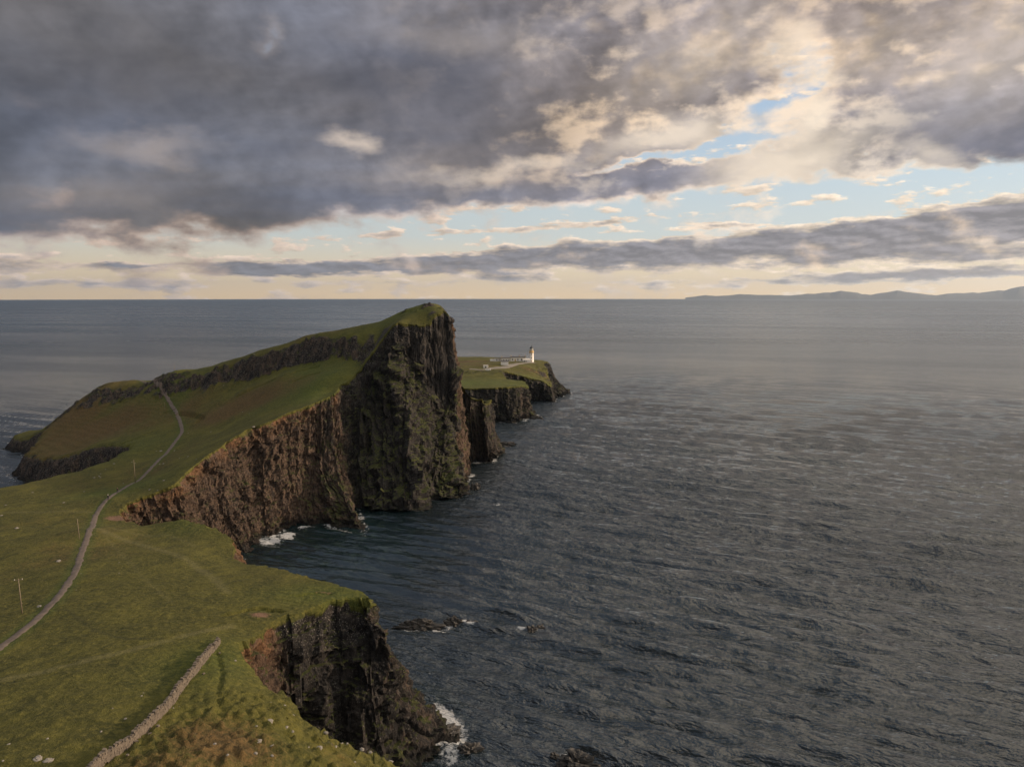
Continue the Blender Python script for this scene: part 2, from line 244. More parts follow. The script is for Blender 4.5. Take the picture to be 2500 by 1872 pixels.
CT=[(-61.2,78.6,44),(-50.4,80.0,43),(-68.0,96.2,42.5),(-48.7,90.7,42.2),(-51.1,105.6,41),(-51.9,119.3,39.5),(-45.0,106.5,40.5),(-40.1,94.1,40),(-30.3,88.5,37),(-25.2,94.1,33),(-36.8,97.7,39),(-40.6,81.4,42),(-90.1,118.3,38.5),(-95.1,139.2,36.5),(-104.7,162.7,34),(-126.6,206.1,30.5),(-145.7,248.0,27),(-152.7,280.9,25),(-161.4,322.7,26.5),(-171.7,364.8,30),(-197.3,407.6,37.5),(-231.0,454.4,45),(-115.6,153.3,33),(-99.9,137.4,36),(-120.5,167.6,32),(-143.9,209.6,28),(-158.5,212.5,27),(-180.9,249.5,23.5),(-203.5,274.7,21),(-196.1,281.9,21.5),(-191.2,290.2,22),(-189.3,299.8,22.5),(-186.5,308.7,23),(-183.3,313.0,24),(-183.2,327.6,25),(-96.5,169.1,33.5),(-75.1,146.4,36),(-71.2,123.4,39),(-86.4,180.3,32.5),(-64.6,153.1,35),(-54.2,149.7,35.5),(-44.4,150.2,35.3),(-97.6,192.0,30.5),(-109.1,203.1,29),(-60.1,163.9,33.5),(-130.2,238.1,27),(-289.7,430,18.8),(-281.5,438,26.4),(-271.6,444,35.3),(-258.9,450,44.2),(-241.5,452,45.8),(-248.1,425,31.1),(-251.0,408,21.7),(-222.5,400,25.6),(-215.4,410,33.5),(-235.5,440,41.6),(-260.3,392,15.0),(-240.7,380,15.7),(-229.6,376,18.4),(-222.7,376,22.0),(-208.7,368,23.9),(-190.6,345,25.6),(-196.1,385,28.4),(-179.8,340,26.6),(-270.0,396,13.6),(-303.2,430,7.2),(-325.4,471.3,9),(-319.2,473.6,8),(-314.7,444.9,8),(-149.7,350,32.8),(-138.5,365,40.8),(-115.9,362,49.8),(-98.3,360,56.4),(-91.3,366,60.0),(-170.7,390,39.0),(-147.5,390,48.2),(-122.8,385,57.9),(-104.9,385,61.3),(-207.9,420,41.3),(-198.6,420,45.2),(-180.6,416,48.9),(-168.1,412,53.5),(-152.0,408,54.9),(-137.0,404,58.4),(-122.2,400,63.2),(-110.0,396,64.5),(-93.3,386,66.1),(-82.3,376,64.1),(-207.0,424,46.2),(-190.0,420,49.4),(-177.9,416,53.5),(-169.3,413,56.3),(-152.4,410,61.1),(-138.7,407,64.3),(-123.2,404,70.4),(-110.7,400,74.8),(-92.7,396,77.1),(-72.2,384,76.3),(-220.2,440,49.3),(-210.0,440,53.2),(-192.8,440,54.7),(-179.0,436,58.7),(-159.6,430,64.2),(-136.3,424,70.9),(-121.0,420,76.0),(-104.9,416,78.6),(-89.4,412,81.9),(-73.9,408,85.8),(-63.7,405,90.3),(-53.8,403,93.6),(-46.3,400,94.8),(-40.0,396,92.8),(-60,425,82),(-95,440,72),(-140,455,60),(-190,470,48),(-230,475,42),(-45,420,90),(-60,450,62),(-100,480,45),(-60,480,42),(-48.1,618.0,27),(-17.8,613.8,27.5),(0.0,594.9,27.3),(-43.4,573.7,27.2),(-51.3,660,29.7),(-26.8,660,29.7),(-9.4,650,30.8),(-57.8,745,29.4),(-25.6,690,31.4),(-21.8,752,29.6),(-48.1,755,30.6),(-4.1,700,30.4),(4.0,690,26.6),(20.0,690,24.5),(28.0,690,20.5),(16.6,715,28.1),(10.8,745,29.8),(20.6,757,28.9),(26.1,752,28.7),(33.1,712,20.1),(0,800,29),(-100,800,27),(-160,720,26),(-160,640,24),(-100,560,27),(-40,800,30),(-100,700,29),(-120,620,27)]
PATH=[(-88.5,110,39.2),(-90.07,118.25,38.51),(-91.96,127.25,37.58),(-95.34,139.5,36.44),(-99.7,151.0,34.97),(-104.69,162.75,33.98),(-117.09,186.25,30.85),(-126.83,206.5,30.38),(-141.0,234,26.47),(-145.2,247.0,27.06),(-147.6,260,27.25),(-150.6,277,25.28),(-153.4,294.0,26.87),(-159.5,318,26.64),(-165,341.0,28.49),(-171,362.0,29.95),(-179.39,378.5,31.88),(-196.24,405.25,36.69),(-208.41,421.25,42.54),(-216.05,429.75,46.33),(-224,439,47.17),(-240,455,46)]
BANDL=[(-207.9,420,41.3),(-198.6,420,45.2),(-180.6,416,48.9),(-168.1,412,53.5),(-152.0,408,54.9),(-137.0,404,58.4),(-122.2,400,63.2),(-110.0,396,64.5),(-93.3,386,66.1),(-82.3,376,64.1)]
BANDU=[(-207.0,424,46.2),(-190.0,420,49.4),(-177.9,416,53.5),(-169.3,413,56.3),(-152.4,410,61.1),(-138.7,407,64.3),(-123.2,404,70.4),(-110.7,400,74.8),(-92.7,396,77.1),(-72.2,384,76.3)]
SKERRIES = [(-32, 204.5, 1.6), (-28, 205, 1.8), (-24.5, 205, 1.6), (-18, 207, 1.6), (-15.5, 207.5, 1.4), (-12.5, 207, 1.2), (3.2, 203, .5), (6, 201.8, 1.0), (8.4, 204.2, .9), (12, 141.7, 1.9), (15.5, 141.2, 1.9)]
STONES = [(-46.32, 112.25, 0.7), (-36.99, 102.0, 0.58), (-35.25, 103.0, 0.65), (-35.25, 96.0, 1.65), (-33.11, 97.25, 0.76), (-31.84, 96.0, 0.69), (-28.75, 102.25, 0.94), (-34.69, 90.5, 1.06), (-33.32, 91.5, 0.87), (-27.95, 95.75, 1.24), (-26.52, 99.25, 0.71), (-22.3, 103.6, 0.9), (-23.41, 103.0, 1.03), (-26.42, 102.5, 0.58), (-25.57, 102.5, 0.58), (-21.08, 103.5, 0.67), (-19.2, 104.0, 1.0), (-23.78, 99.25, 0.86), (-32.31, 88.75, 0.59), (-34.42, 88.5, 0.78), (-36.17, 93.75, 0.47), (-33.39, 101.25, 0.65), (-26.75, 101.25, 0.51), (-36.69, 85.0, 0.51), (-39.16, 87.0, 0.58), (-29.38, 95.25, 0.48), (-63.66, 83.5, 0.55), (-58.0, 80.5, 1.45), (-56.57, 80.25, 1.44), (-59.6, 84.75, 0.54), (-52.77, 90.5, 0.62), (-53.83, 96.75, 0.43), (-54.05, 97.75, 0.29), (-55.74, 92.75, 0.35), (-54.02, 87.0, 0.47), (-48.16, 94.5, 0.35), (-47.5, 95.0, 0.28), (-61.7, 79.75, 0.47), (-117.39, 176.75, 1.67), (-98.0, 140.5, 1.27), (-163.57, 251.75, 1.07), (-156.86, 217.5, 1.92), (-99.3, 172.5, 0.48), (-93.59, 162.25, 0.46), (-103.27, 163.25, 0.35), (-96.57, 150.5, 0.33), (-191.12, 275.5, 0.99), (-187.69, 255.75, 1.13), (-176.91, 238.5, 1.24), (-207.11, 438.25, 0.98), (-198.76, 434.5, 0.97), (-165.53, 404.5, 1.02), (-149.98, 412.25, 1.27), (-156.96, 379.0, 0.72), (-133.35, 356.0, 0.89), (-139.29, 362.75, 0.91), (-150.06, 348.25, 1.11), (-113.78, 307.75, 1.54), (-98.11, 326.5, 0.6), (-103.35, 319.25, 0.59), (-164.48, 355.0, 0.69), (-179.91, 314.0, 1.28), (-157.32, 280.25, 0.76), (-175.53, 294.75, 1.01), (-166.2, 329.75, 1.95), (-168.72, 330.5, 0.87), (-157.97, 326.0, 1.07), (-149.36, 297.75, 1.18), (-152.08, 300.0, 0.99), (-130.28, 259.25, 1.2), (-173.42, 292.0, 1.0), (-176.46, 292.75, 1.21), (-177.13, 298.75, 1.03), (-167.45, 270.5, 0.75), (-178.97, 305.75, 0.84), (-127.95, 249.75, 0.83), (-132.2, 252.25, 1.02), (-142.61, 298.25, 0.78), (-171.99, 314.5, 0.84), (-168.91, 311.5, 0.84), (-136.67, 293.5, 0.95), (-125.63, 277.0, 0.9)]
MAT = {}
def newmat(name):
    mt = D.materials.new(name); mt.use_nodes = True; t = mt.node_tree; t.nodes.clear(); n = NT(t)
    bs = n.n('ShaderNodeBsdfPrincipled'); o = n.n('ShaderNodeOutputMaterial'); n.link(bs.outputs[0], o.inputs[0])
    MAT[name] = mt; return mt, n, bs
def attr(n, a): return n.n('ShaderNodeAttribute', attribute_name=a).outputs['Fac']
def simple(name, col, rough=0.8, metal=0.0, var=0.25, scale=3.0, bump=0.0):
    mt, n, bs = newmat(name); g = n.n('ShaderNodeTexCoord').outputs['Object']
    f = n.noise(g, scale, 5, 0.6); c = n.mix(f, tuple(q*(1-var) for q in col), tuple(min(1, q*(1+var)) for q in col))
    n.link(c, bs.inputs['Base Color']); bs.inputs['Roughness'].default_value = rough; bs.inputs['Metallic'].default_value = metal
    if bump:
        b = n.n('ShaderNodeBump'); b.inputs['Strength'].default_value = 0.6; b.inputs['Distance'].default_value = bump; n.link(n.noise(g, scale*3, 5, 0.6), b.inputs['Height']); n.link(b.outputs[0], bs.inputs['Normal'])
    return mt
# ---- land: grass, moor, bare earth and rock in one world-space material
mt, n, bs = newmat('land')
geo = n.n('ShaderNodeNewGeometry'); P_ = geo.outputs['Position']
rk = attr(n, 'rock'); bw = attr(n, 'brown'); gr = attr(n, 'green'); tl = attr(n, 'trail'); ba = attr(n, 'bare'); wm = attr(n, 'warm'); gn_ = attr(n, 'grn'); vg = attr(n, 'verge')
nb = n.noise(P_, 0.035, 4, 0.55); nm = n.noise(P_, 0.22, 5, 0.6); nf = n.noise(P_, 1.3, 5, 0.65); nff = n.noise(P_, 5.0, 3, 0.6)
grass = n.mix(n.mr(nm, 0.3, 0.7), G_DARK, G_MID)
grass = n.mix(n.m('MULTIPLY', n.mr(nf, 0.42, 0.75), 0.75), grass, G_YEL)
grass = n.mix(n.mr(n.noise(P_, 0.075, 4, 0.6), 0.47, 0.68, 0.0, 0.55), grass, (0.125, 0.112, 0.022))
grass = n.mix(n.m('MULTIPLY', n.m('ADD', gr, 0.0), 0.75), grass, n.mix(n.mr(nf, 0.35, 0.7), (0.036, 0.062, 0.010), (0.095, 0.115, 0.018)))
brn = n.mix(n.mr(nf, 0.35, 0.7), (0.055, 0.036, 0.016), (0.135, 0.078, 0.032))
bm = n.mr(n.m('ADD', n.m('MULTIPLY', bw, 0.85), n.m('ADD', n.m('MULTIPLY', n.m('SUBTRACT', nb, 0.5), 1.0), n.m('MULTIPLY', n.m('SUBTRACT', nf, 0.5), 0.9))), 0.15, 0.8)
grass = n.mix(n.m('MULTIPLY', bm, 0.85), grass, brn)
grass = n.mix(n.mr(nff, 0.54, 0.75, 0.0, 0.5), grass, (0.14, 0.125, 0.05))
grass = n.mix(n.mr(nff, 0.48, 0.25, 0.0, 0.65), grass, (0.022, 0.026, 0.008))
grass = n.mix(n.m('MULTIPLY', vg, 0.45), grass, (0.045, 0.07, 0.014))
grass = n.mix(n.m('MULTIPLY', n.m('MAXIMUM', tl, 0.0), 0.35), grass, (0.17, 0.15, 0.07))
grass = n.mix(n.m('MULTIPLY', n.m('MAXIMUM', n.m('MULTIPLY', tl, -1.0), 0.0), 0.6), grass, (0.03, 0.032, 0.012))
grass = n.mix(n.mr(n.m('ADD', ba, n.m('MULTIPLY', n.m('SUBTRACT', nf, 0.5), 0.8)), 0.4, 0.8), grass, (0.16, 0.095, 0.062))
# small pale stones lying in the turf
vo = n.n('ShaderNodeTexVoronoi', feature='F1'); n.link(P_, vo.inputs['Vector']); vo.inputs['Scale'].default_value = 0.30; vo.inputs['Randomness'].default_value = 1.0
# rock
sx, sy, sz = n.sep(P_)
PS = n.comb(sx, sy, n.m('MULTIPLY', sz, 0.34))
r1 = n.noise(PS, 0.35, 6, 0.62); r2 = n.noise(PS, 1.4, 5, 0.65); r3 = n.noise(P_, 1.5, 6, 0.75)
rockc = n.mix(n.mr(r1, 0.35, 0.7), (0.011, 0.010, 0.0105), (0.044, 0.038, 0.034))
rockc = n.mix(n.mr(r3, 0.55, 0.70, 0.0, 0.85), rockc, (0.19, 0.175, 0.155))
dpt = attr(n, 'depth')
rockc = n.mix(n.m('MULTIPLY', n.mr(n.noise(P_, 3.2, 3, 0.6), 0.60, 0.66), n.mr(dpt, 1.0, 0.2, 0.15, 0.9)), rockc, (0.36, 0.33, 0.29))
rockc = n.mix(n.mr(r2, 0.5, 0.3, 0.0, 0.7), rockc, (0.008, 0.0075, 0.0075))
warmc = n.mix(n.mr(r2, 0.35, 0.65), (0.052, 0.035, 0.026), (0.145, 0.095, 0.065))
wf = n.mr(n.m('ADD', wm, n.m('MULTIPLY', n.m('SUBTRACT', r1, 0.5), 1.5)), 0.35, 1.0, 0.0, 0.85)
rockc = n.mix(wf, rockc, warmc)
dpt = attr(n, 'depth')
och = n.m('MULTIPLY', n.m('MULTIPLY', n.mr(wm, 0.60, 0.85), n.mr(dpt, 0.75, 0.15)), n.mr(n.noise(P_, 0.12, 4, 0.6), 0.35, 0.6))
rockc = n.mix(n.m('MULTIPLY', och, 0.8), rockc, n.mix(n.mr(r3, 0.35, 0.7), (0.10, 0.05, 0.024), (0.30, 0.155, 0.072)))
# ochre lichen and turf caught on ledges
nz = n.sep(geo.outputs['Normal'])[2]
led = n.mr(n.m('ADD', n.m('MULTIPLY', nz, 0.9), n.m('ADD', n.m('MULTIPLY', gn_, 0.44), n.m('MULTIPLY', n.m('SUBTRACT', n.noise(P_, 0.16, 6, 0.68), 0.5), 2.6))), 0.75, 1.0)
rockc = n.mix(n.m('MULTIPLY', led, 0.85), rockc, n.mix(n.mr(nf, 0.35, 0.7), (0.028, 0.040, 0.010), (0.085, 0.085, 0.022)))
wet = n.mr(n.m('ADD', sz, n.m('MULTIPLY', r2, 3.0)), 5.5, 2.5)
rockc = n.mix(n.m('MULTIPLY', wet, 0.75), rockc, (0.012, 0.012, 0.012))
col_ = n.mix(n.mr(n.m('ADD', rk, n.m('MULTIPLY', n.m('SUBTRACT', nf, 0.5), 0.9)), 0.35, 0.62), grass, rockc)
n.link(col_, bs.inputs['Base Color']); bs.inputs['Roughness'].default_value = 0.95; bs.inputs['Specular IOR Level'].default_value = 0.25
b1 = n.n('ShaderNodeBump'); b1.inputs['Strength'].default_value = 0.8; b1.inputs['Distance'].default_value = 0.55; n.link(n.m('ADD', nf, n.m('MULTIPLY', nff, 0.4)), b1.inputs['Height'])
b2 = n.n('ShaderNodeBump'); b2.inputs['Strength'].default_value = 1.0; b2.inputs['Distance'].default_value = 0.9; n.link(n.m('MULTIPLY', rk, n.m('ADD', r2, n.m('MULTIPLY', r3, 0.7))), b2.inputs['Height']); n.link(b1.outputs[0], b2.inputs['Normal'])
n.link(b2.outputs[0], bs.inputs['Normal'])
simple('path_gravel', (0.105, 0.080, 0.065), 0.95, 0, 0.55, 0.7, 0.05)
simple('road_gravel', (0.17, 0.15, 0.125), 0.95, 0, 0.2, 0.4, 0.03)
simple('dry_stone', (0.118, 0.096, 0.074), 0.95, 0, 0.8, 2.2, 0.05)
simple('pale_stone', (0.20, 0.18, 0.155), 0.9, 0, 0.25, 2.0, 0.05)
simple('sea_rock', (0.035, 0.031, 0.027), 0.7, 0, 0.5, 0.6, 0.25)
simple('white_paint', (0.78, 0.74, 0.68), 0.7, 0, 0.06, 0.6)
simple('ochre_paint', (0.55, 0.36, 0.14), 0.7, 0, 0.1, 0.6)
simple('slate', (0.07, 0.065, 0.065), 0.7, 0, 0.2, 2.0)
simple('flat_roof', (0.60, 0.56, 0.5), 0.8, 0, 0.15, 1.0)
simple('black_paint', (0.02, 0.02, 0.022), 0.4, 0, 0.1)
simple('wood_pole', (0.17, 0.135, 0.09), 0.85, 0, 0.25, 4.0)
simple('dark_metal', (0.06, 0.06, 0.06), 0.5, 0.5, 0.1)
simple('dark_opening', (0.02, 0.018, 0.016), 0.3, 0, 0.1)
simple('jacket_dark', (0.02, 0.022, 0.028), 0.9, 0, 0.2)
simple('jacket_brown', (0.035, 0.02, 0.018), 0.9, 0, 0.2)
simple('skin', (0.45, 0.28, 0.2), 0.6, 0, 0.05)
simple('white_cap', (0.8, 0.78, 0.74), 0.8, 0, 0.05)
simple('hair_dark', (0.03, 0.02, 0.015), 0.8, 0, 0.1)
simple('hill_far', (0.05, 0.05, 0.045), 1.0, 0, 0.3, 0.0005)
mt, n, bs = newmat('lantern_glass'); bs.inputs['Base Color'].default_value = (.7, .72, .7, 1); bs.inputs['Roughness'].default_value = 0.15; bs.inputs['Transmission Weight'].default_value = 0.5
# ---- sea
mt, n, bs = newmat('sea')
P_ = n.n('ShaderNodeNewGeometry').outputs['Position']; x_, y_, z_ = n.sep(P_)
ca, sa = math.cos(rad(-22)), math.sin(rad(-22))
def wave_h(px_, py_):
    al = n.m('ADD', n.m('MULTIPLY', px_, ca), n.m('MULTIPLY', py_, sa)); ac = n.m('SUBTRACT', n.m('MULTIPLY', py_, ca), n.m('MULTIPLY', px_, sa))
    return n.noise(n.comb(n.m('MULTIPLY', al, 0.26), ac, 0.0), 0.32, 5, 0.62, dist=0.15)
E_ = 0.12
h0 = wave_h(x_, y_); hx = wave_h(n.m('ADD', x_, E_), y_); hy = wave_h(x_, n.m('ADD', y_, E_))
SL = 3.4/E_
gx_ = n.m('MULTIPLY', n.m('SUBTRACT', h0, hx), SL); gy_ = n.m('MULTIPLY', n.m('SUBTRACT', h0, hy), SL)
foam = attr(n, 'foam'); shal_shade = attr(n, 'shallow_shade')
fn = n.m('ADD', n.noise(P_, 0.9, 6, 0.75, dist=0.6), n.m('MULTIPLY', n.m('SUBTRACT', n.noise(P_, 0.22, 3, 0.6), 0.5), 0.9))
fm = n.mr(n.m('ADD', n.m('MULTIPLY', foam, 0.55), fn), 0.86, 1.06)
fm = n.m('MULTIPLY', fm, n.mr(foam, 0.02, 0.2))
wc = n.mix(shal_shade, n.mix(attr(n, 'shelter_shade'), n.mix(n.mr(n.v('LENGTH', P_), 300.0, 3500.0), (0.018, 0.025, 0.030), (0.020, 0.044, 0.075)), (0.004, 0.007, 0.009)), n.mix(n.mr(n.noise(P_, 0.25, 4, 0.6), 0.5, 0.68), (0.004, 0.012, 0.014), (0.016, 0.030, 0.024)))  # cove water coloured darker, standing for the dark cliff's reflection
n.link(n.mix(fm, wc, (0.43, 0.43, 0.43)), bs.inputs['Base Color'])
far_ = n.mr(n.v('LENGTH', P_), 300.0, 1800.0)
lane = n.m('SUBTRACT', n.noise(n.comb(n.m('MULTIPLY', x_, 0.0011), n.m('MULTIPLY_ADD', x_, 0.0012, n.m('MULTIPLY', y_, 0.0048)), 0.0), 1.0, 5, 0.6), 0.5)
lane = n.m('MAXIMUM', lane, -0.2)
n.link(n.m('MAXIMUM', n.m('MULTIPLY', fm, 0.9), n.m('ADD', n.m('MULTIPLY_ADD', far_, 0.18, 0.08), n.m('ADD', n.m('MULTIPLY', lane, 0.30), n.mr(n.v('LENGTH', P_), 3000.0, 14000.0, 0.0, 0.12)))), bs.inputs['Roughness'])
bs.inputs['IOR'].default_value = 1.72
gN = n.n('ShaderNodeNewGeometry').outputs['Normal']
nn = n.v('NORMALIZE', n.v('ADD', gN, n.v('SCALE', n.comb(gx_, gy_, 0.0), n.m('ADD', n.m('MULTIPLY_ADD', far_, -0.2, 1.0), n.m('SUBTRACT', n.m('MULTIPLY', lane, 2.0), n.m('MULTIPLY', attr(n, 'shelter_shade'), 0.6))))))
n.link(nn, bs.inputs['Normal'])
# ------------------------------------------------------------------ numpy noise
_rng = np.random.RandomState(11)
_perm = _rng.permutation(4096).astype(np.int64)
_grad = _rng.normal(size=(4096, 3)); _grad /= np.linalg.norm(_grad, axis=1)[:, None]
def _h(i, j, k): return _perm[(_perm[(_perm[i & 4095]+j) & 4095]+k) & 4095]
def gn(x, y, z=None):
    x = np.asarray(x, float); y = np.asarray(y, float); z = np.zeros_like(x) if z is None else np.asarray(z, float)
    xi = np.floor(x).astype(np.int64); yi = np.floor(y).astype(np.int64); zi = np.floor(z).astype(np.int64)
    fx = x-xi; fy = y-yi; fz = z-zi
    u = fx*fx*fx*(fx*(fx*6-15)+10); v = fy*fy*fy*(fy*(fy*6-15)+10); w = fz*fz*fz*(fz*(fz*6-15)+10)
    r = 0
    for a in (0, 1):
        for b in (0, 1):
            for c in (0, 1):
                g = _grad[_h(xi+a, yi+b, zi+c)]
                d = g[..., 0]*(fx-a)+g[..., 1]*(fy-b)+g[..., 2]*(fz-c)
                r = r+d*(u if a else 1-u)*(v if b else 1-v)*(w if c else 1-w)
    return r*1.6
def fbm(x, y, z=None, o=4, g=0.5):
    r = 0; a = 1.0; f = 1.0; t = 0
    z = np.zeros_like(np.asarray(x, float)) if z is None else z
    for k in range(o):
        r = r+a*gn(np.asarray(x)*f+17.3*k, np.asarray(y)*f-9.1*k, np.asarray(z)*f+4.7*k); t += a; a *= g; f *= 2.03
    return r/t
def cell(x, y, seed=0):
    """blocky cell noise: a random level per jittered cell, -1..1"""
    x = np.asarray(x, float)+seed*31.7; y = np.asarray(y, float)+seed*11.3
    xi = np.floor(x).astype(np.int64); yi = np.floor(y).astype(np.int64)
    best = np.full(x.shape, 1e9); val = np.zeros(x.shape)
    for a in (-1, 0, 1):
        for b in (-1, 0, 1):
            h = _h(xi+a, yi+b, np.full_like(xi, seed))
            px = xi+a+(h % 61)/61.0; py = yi+b+((h//61) % 61)/61.0
            d = (px-x)**2+(py-y)**2; k = d < best
            best = np.where(k, d, best); val = np.where(k, ((h*7919) % 997)/997.0*2-1, val)
    return val
def sst(a, b, x):
    t = np.clip((x-a)/(b-a), 0, 1); return t*t*(3-2*t)
# ------------------------------------------------------------------ plan curves
def seg_dist(px, py, poly, closed=False):
    P = np.asarray(poly, float)[:, :2]
    A = P if closed else P[:-1]; B = np.roll(P, -1, 0) if closed else P[1:]
    best = np.full(px.shape, 1e18)
    for a, b in zip(A, B):
        d = b-a; L = d@d+1e-12
        t = np.clip(((px-a[0])*d[0]+(py-a[1])*d[1])/L, 0, 1)
        q = (px-a[0]-t*d[0])**2+(py-a[1]-t*d[1])**2
        np.minimum(best, q, out=best)
    return np.sqrt(best)
def inside(px, py, poly):
    P = np.asarray(poly, float)[:, :2]; r = np.zeros(px.shape, bool)
    for a, b in zip(P, np.roll(P, -1, 0)):
        if a[1] == b[1]: continue
        k = (a[1] > py) != (b[1] > py)
        r ^= k & (px < (b[0]-a[0])*(py-a[1])/(b[1]-a[1])+a[0])
    return r
# ------------------------------------------------------------------ height of the land top
_tops = [tuple(s[0][0]) for s in ST]
CP = np.array(list(CT)+_tops, float)
_c = 2.5
def _phi(r2): return np.sqrt(r2+_c*_c)
def _solve(P):
    n = len(P); r2 = (P[:, None, 0]-P[None, :, 0])**2+(P[:, None, 1]-P[None, :, 1])**2
    A = np.zeros((n+1, n+1)); A[:n, :n] = _phi(r2); A[:n, n] = 1; A[n, :n] = 1
    A[:n, :n] -= np.eye(n)*0.25
    return np.linalg.solve(A, np.append(P[:, 2], 0.0))
_w = _solve(CP)
def zsmooth(x, y):
    x = np.asarray(x, float); y = np.asarray(y, float); sh = x.shape; x = x.ravel(); y = y.ravel(); o = np.empty(x.shape)
    for i in range(0, len(x), 20000):
        xx = x[i:i+20000]; yy = y[i:i+20000]
        o[i:i+20000] = _phi((xx[:, None]-CP[None, :, 0])**2+(yy[:, None]-CP[None, :, 1])**2)@_w[:-1]+_w[-1]
    return o.reshape(sh)
NUB = [(-338, 480), (-338, 462), (-322, 446), (-300, 455), (-312, 498)]
def rough_mask(x, y):   # tussocky ground near the lower right edge
    return sst(16, 5, seg_dist(x, y, [(-42, 70), (-36, 92), (-30, 100), (-22, 95), (-16, 70)]))
def terr_mask(x, y):    # sheep terraces on the left hill
    return sst(60, 25, np.hypot((x+235)/1.15, (y-405)/0.8))
def band_mask(x, y):
    m = BANDU[:]; 
    d = seg_dist(x, y, [((a[0]+b[0])/2, (a[1]+b[1])/2) for a, b in zip(BANDL, BANDU)])
    return sst(6.0, 2.5, d+1.6*gn(x/4, y/4)+1.6*gn(x/18+5, y/18))
def detail(x, y):
    r = rough_mask(x, y)
    z = 0.35*fbm(x/9, y/9, o=4)+0.13*gn(x/1.1, y/1.1)+0.16*fbm(x/3.0, y/3.0, o=2)*np.where(y < 260, 1, 0.3)
    z = z+r*(2.3*np.abs(fbm(x/1.9+y/4.5, y/2.6-x/5, o=3))+0.18*gn(x/0.8, y/0.8))
    return z
def ztop(x, y):
    z0 = zsmooth(x, y); z = z0+detail(x, y)
    t = terr_mask(x, y)
    z = z+t*0.12*np.sin(z0*2*np.pi/1.7+3.0*gn(x/25, y/25))
    b = band_mask(x, y)
    z = z+b*(2.0*cell(x/2.6, y/2.6, 1)+1.1*cell(x/1.2, y/1.2, 2))
    c = crag_mask(x, y); z = z+c*(1.3*cell(x/3.0, y/3.0, 11)+0.7*cell(x/1.4, y/1.4, 12)+0.9*fbm(x/6, y/6, o=3))
    z = z+0.7*fbm(x/13, y/13, o=3)*sst(340, 400, y)
    for poly, w, dp in SCARS:
        d = seg_dist(x, y, poly)+0.5*gn(x/1.5, y/1.5)
        z = z-dp*sst(w, w*0.3, d)
    return z
def crag_mask(x, y):
    a = np.exp(-((x+262)/38)**2-((y-438)/16)**2)+np.exp(-((x+225)/22)**2-((y-434)/9)**2)*0.8+np.exp(-((x+205)/20)**2-((y-428)/9)**2)*0.8+np.exp(-((x+50)/22)**2-((y-396)/9)**2)*0.9
    f = sst(620, 650, y)*(0.5+0.6*np.exp(-((x-30)/14)**2-((y-725)/45)**2)+0.4*np.exp(-((x+35)/60)**2-((y-650)/14)**2))*sst(800, 690, y+0.8*np.abs(x-5)*0)
    return sst(0.50, 0.75, np.clip(a, 0, 1)*0.62+f*0.62+0.42*fbm(x/7, y/7, o=4)+0.1)*np.where(seg_dist(x, y, [(-40, 668), (-19.7, 679), (-4, 699), (11, 737), (24, 752), (-20, 756)]) < 9, 0, 1)
SCARS = [([(-186, 391.5), (-177.5, 386), (-171, 380), (-166, 375), (-165.5, 371)], 2.0, 1.8),
         ([(-199, 400), (-192, 398)], 1.2, 0.9), ([(-150, 385), (-140, 388), (-130, 386)], 1.3, 1.0), ([(-147, 399), (-138, 402)], 1.0, 0.9),
         ([(-202, 360), (-196, 364), (-194, 370), (-191, 376)], 1.2, 1.0), ([(-118, 385), (-112, 388), (-106, 386)], 1.4, 1.2), ([(-116, 374), (-108, 376), (-103, 375)], 1.3, 1.0),
         ([(-50, 114), (-46.5, 107), (-45, 103), (-44.2, 100), (-41.6, 96)], 0.55, 0.4),
         ([(-46, 146), (-43, 148), (-40, 148)], 0.8, 0.5), ([(-56.5, 133), (-54, 136), (-51, 137.5), (-47, 137)], 1.0, 0.9)]
def coast_mask(x, y, poly, top):
    """0..top height rising from the waterline"""
    d = seg_dist(x, y, LW)*np.where(inside(x, y, poly), 1, -1)
    dn = d+2.2*fbm(x/9, y/9, o=3)+1.2*cell(x/5.0, y/5.0, 5)+0.6*cell(x/2.2, y/2.2, 6)
    return d, -2.5+dn*1.55
# ------------------------------------------------------------------ cliff sheet
def curve(pts_levels, step):
    L = np.array([s[0] for s in ST], float)              # n,5,3
    d = np.linalg.norm(np.diff(L, axis=0), axis=2)[:, [0, 2, 4]].mean(1)
    s = np.concatenate([[0], np.cumsum(np.maximum(d, 0.5))])
    far = L[:, 0, 1]
    st = [0.0]
    while st[-1] < s[-1]:
        yy = np.interp(st[-1], s, far); st.append(st[-1]+(step if yy < 300 else step*1.35 if yy < 450 else step*2.2))
    st = np.array(st[:-1])
    def ipo(v):   # Catmull-Rom blended with linear, keeps corners fairly tight
        lin = np.interp(st, s, v); m = np.gradient(v, s)
        k = np.clip(np.searchsorted(s, st, side='right')-1, 0, len(s)-2); h = s[k+1]-s[k]; t = (st-s[k])/h
        cr = (2*t**3-3*t**2+1)*v[k]+(t**3-2*t**2+t)*h*m[k]+(-2*t**3+3*t**2)*v[k+1]+(t**3-t**2)*h*m[k+1]
        return 0.5*lin+0.5*cr
    G = np.stack([np.stack([ipo(L[:, j, a]) for a in range(3)], -1) for j in range(5)], 1)   # m,5,3
    at = [np.interp(st, s, np.array([q[k] for q in ST], float)) for k in (1, 2)]
    return st, G, at, s
_st, _G, _at, _ss = curve(None, 0.42)
P42, P50 = float(_ss[41]), float(_ss[49])
EDGE = _G[:, 0, :2].copy()
EDGE_W = np.stack([0.9*gn(_st/6.0, _st*0+1.5)+0.5*cell(_st/2.4, _st*0+0.3, 8), 0.9*gn(_st/6.0, _st*0+7.5)+0.5*cell(_st/2.4, _st*0+4.3, 9)], -1)
EDGE = EDGE+EDGE_W
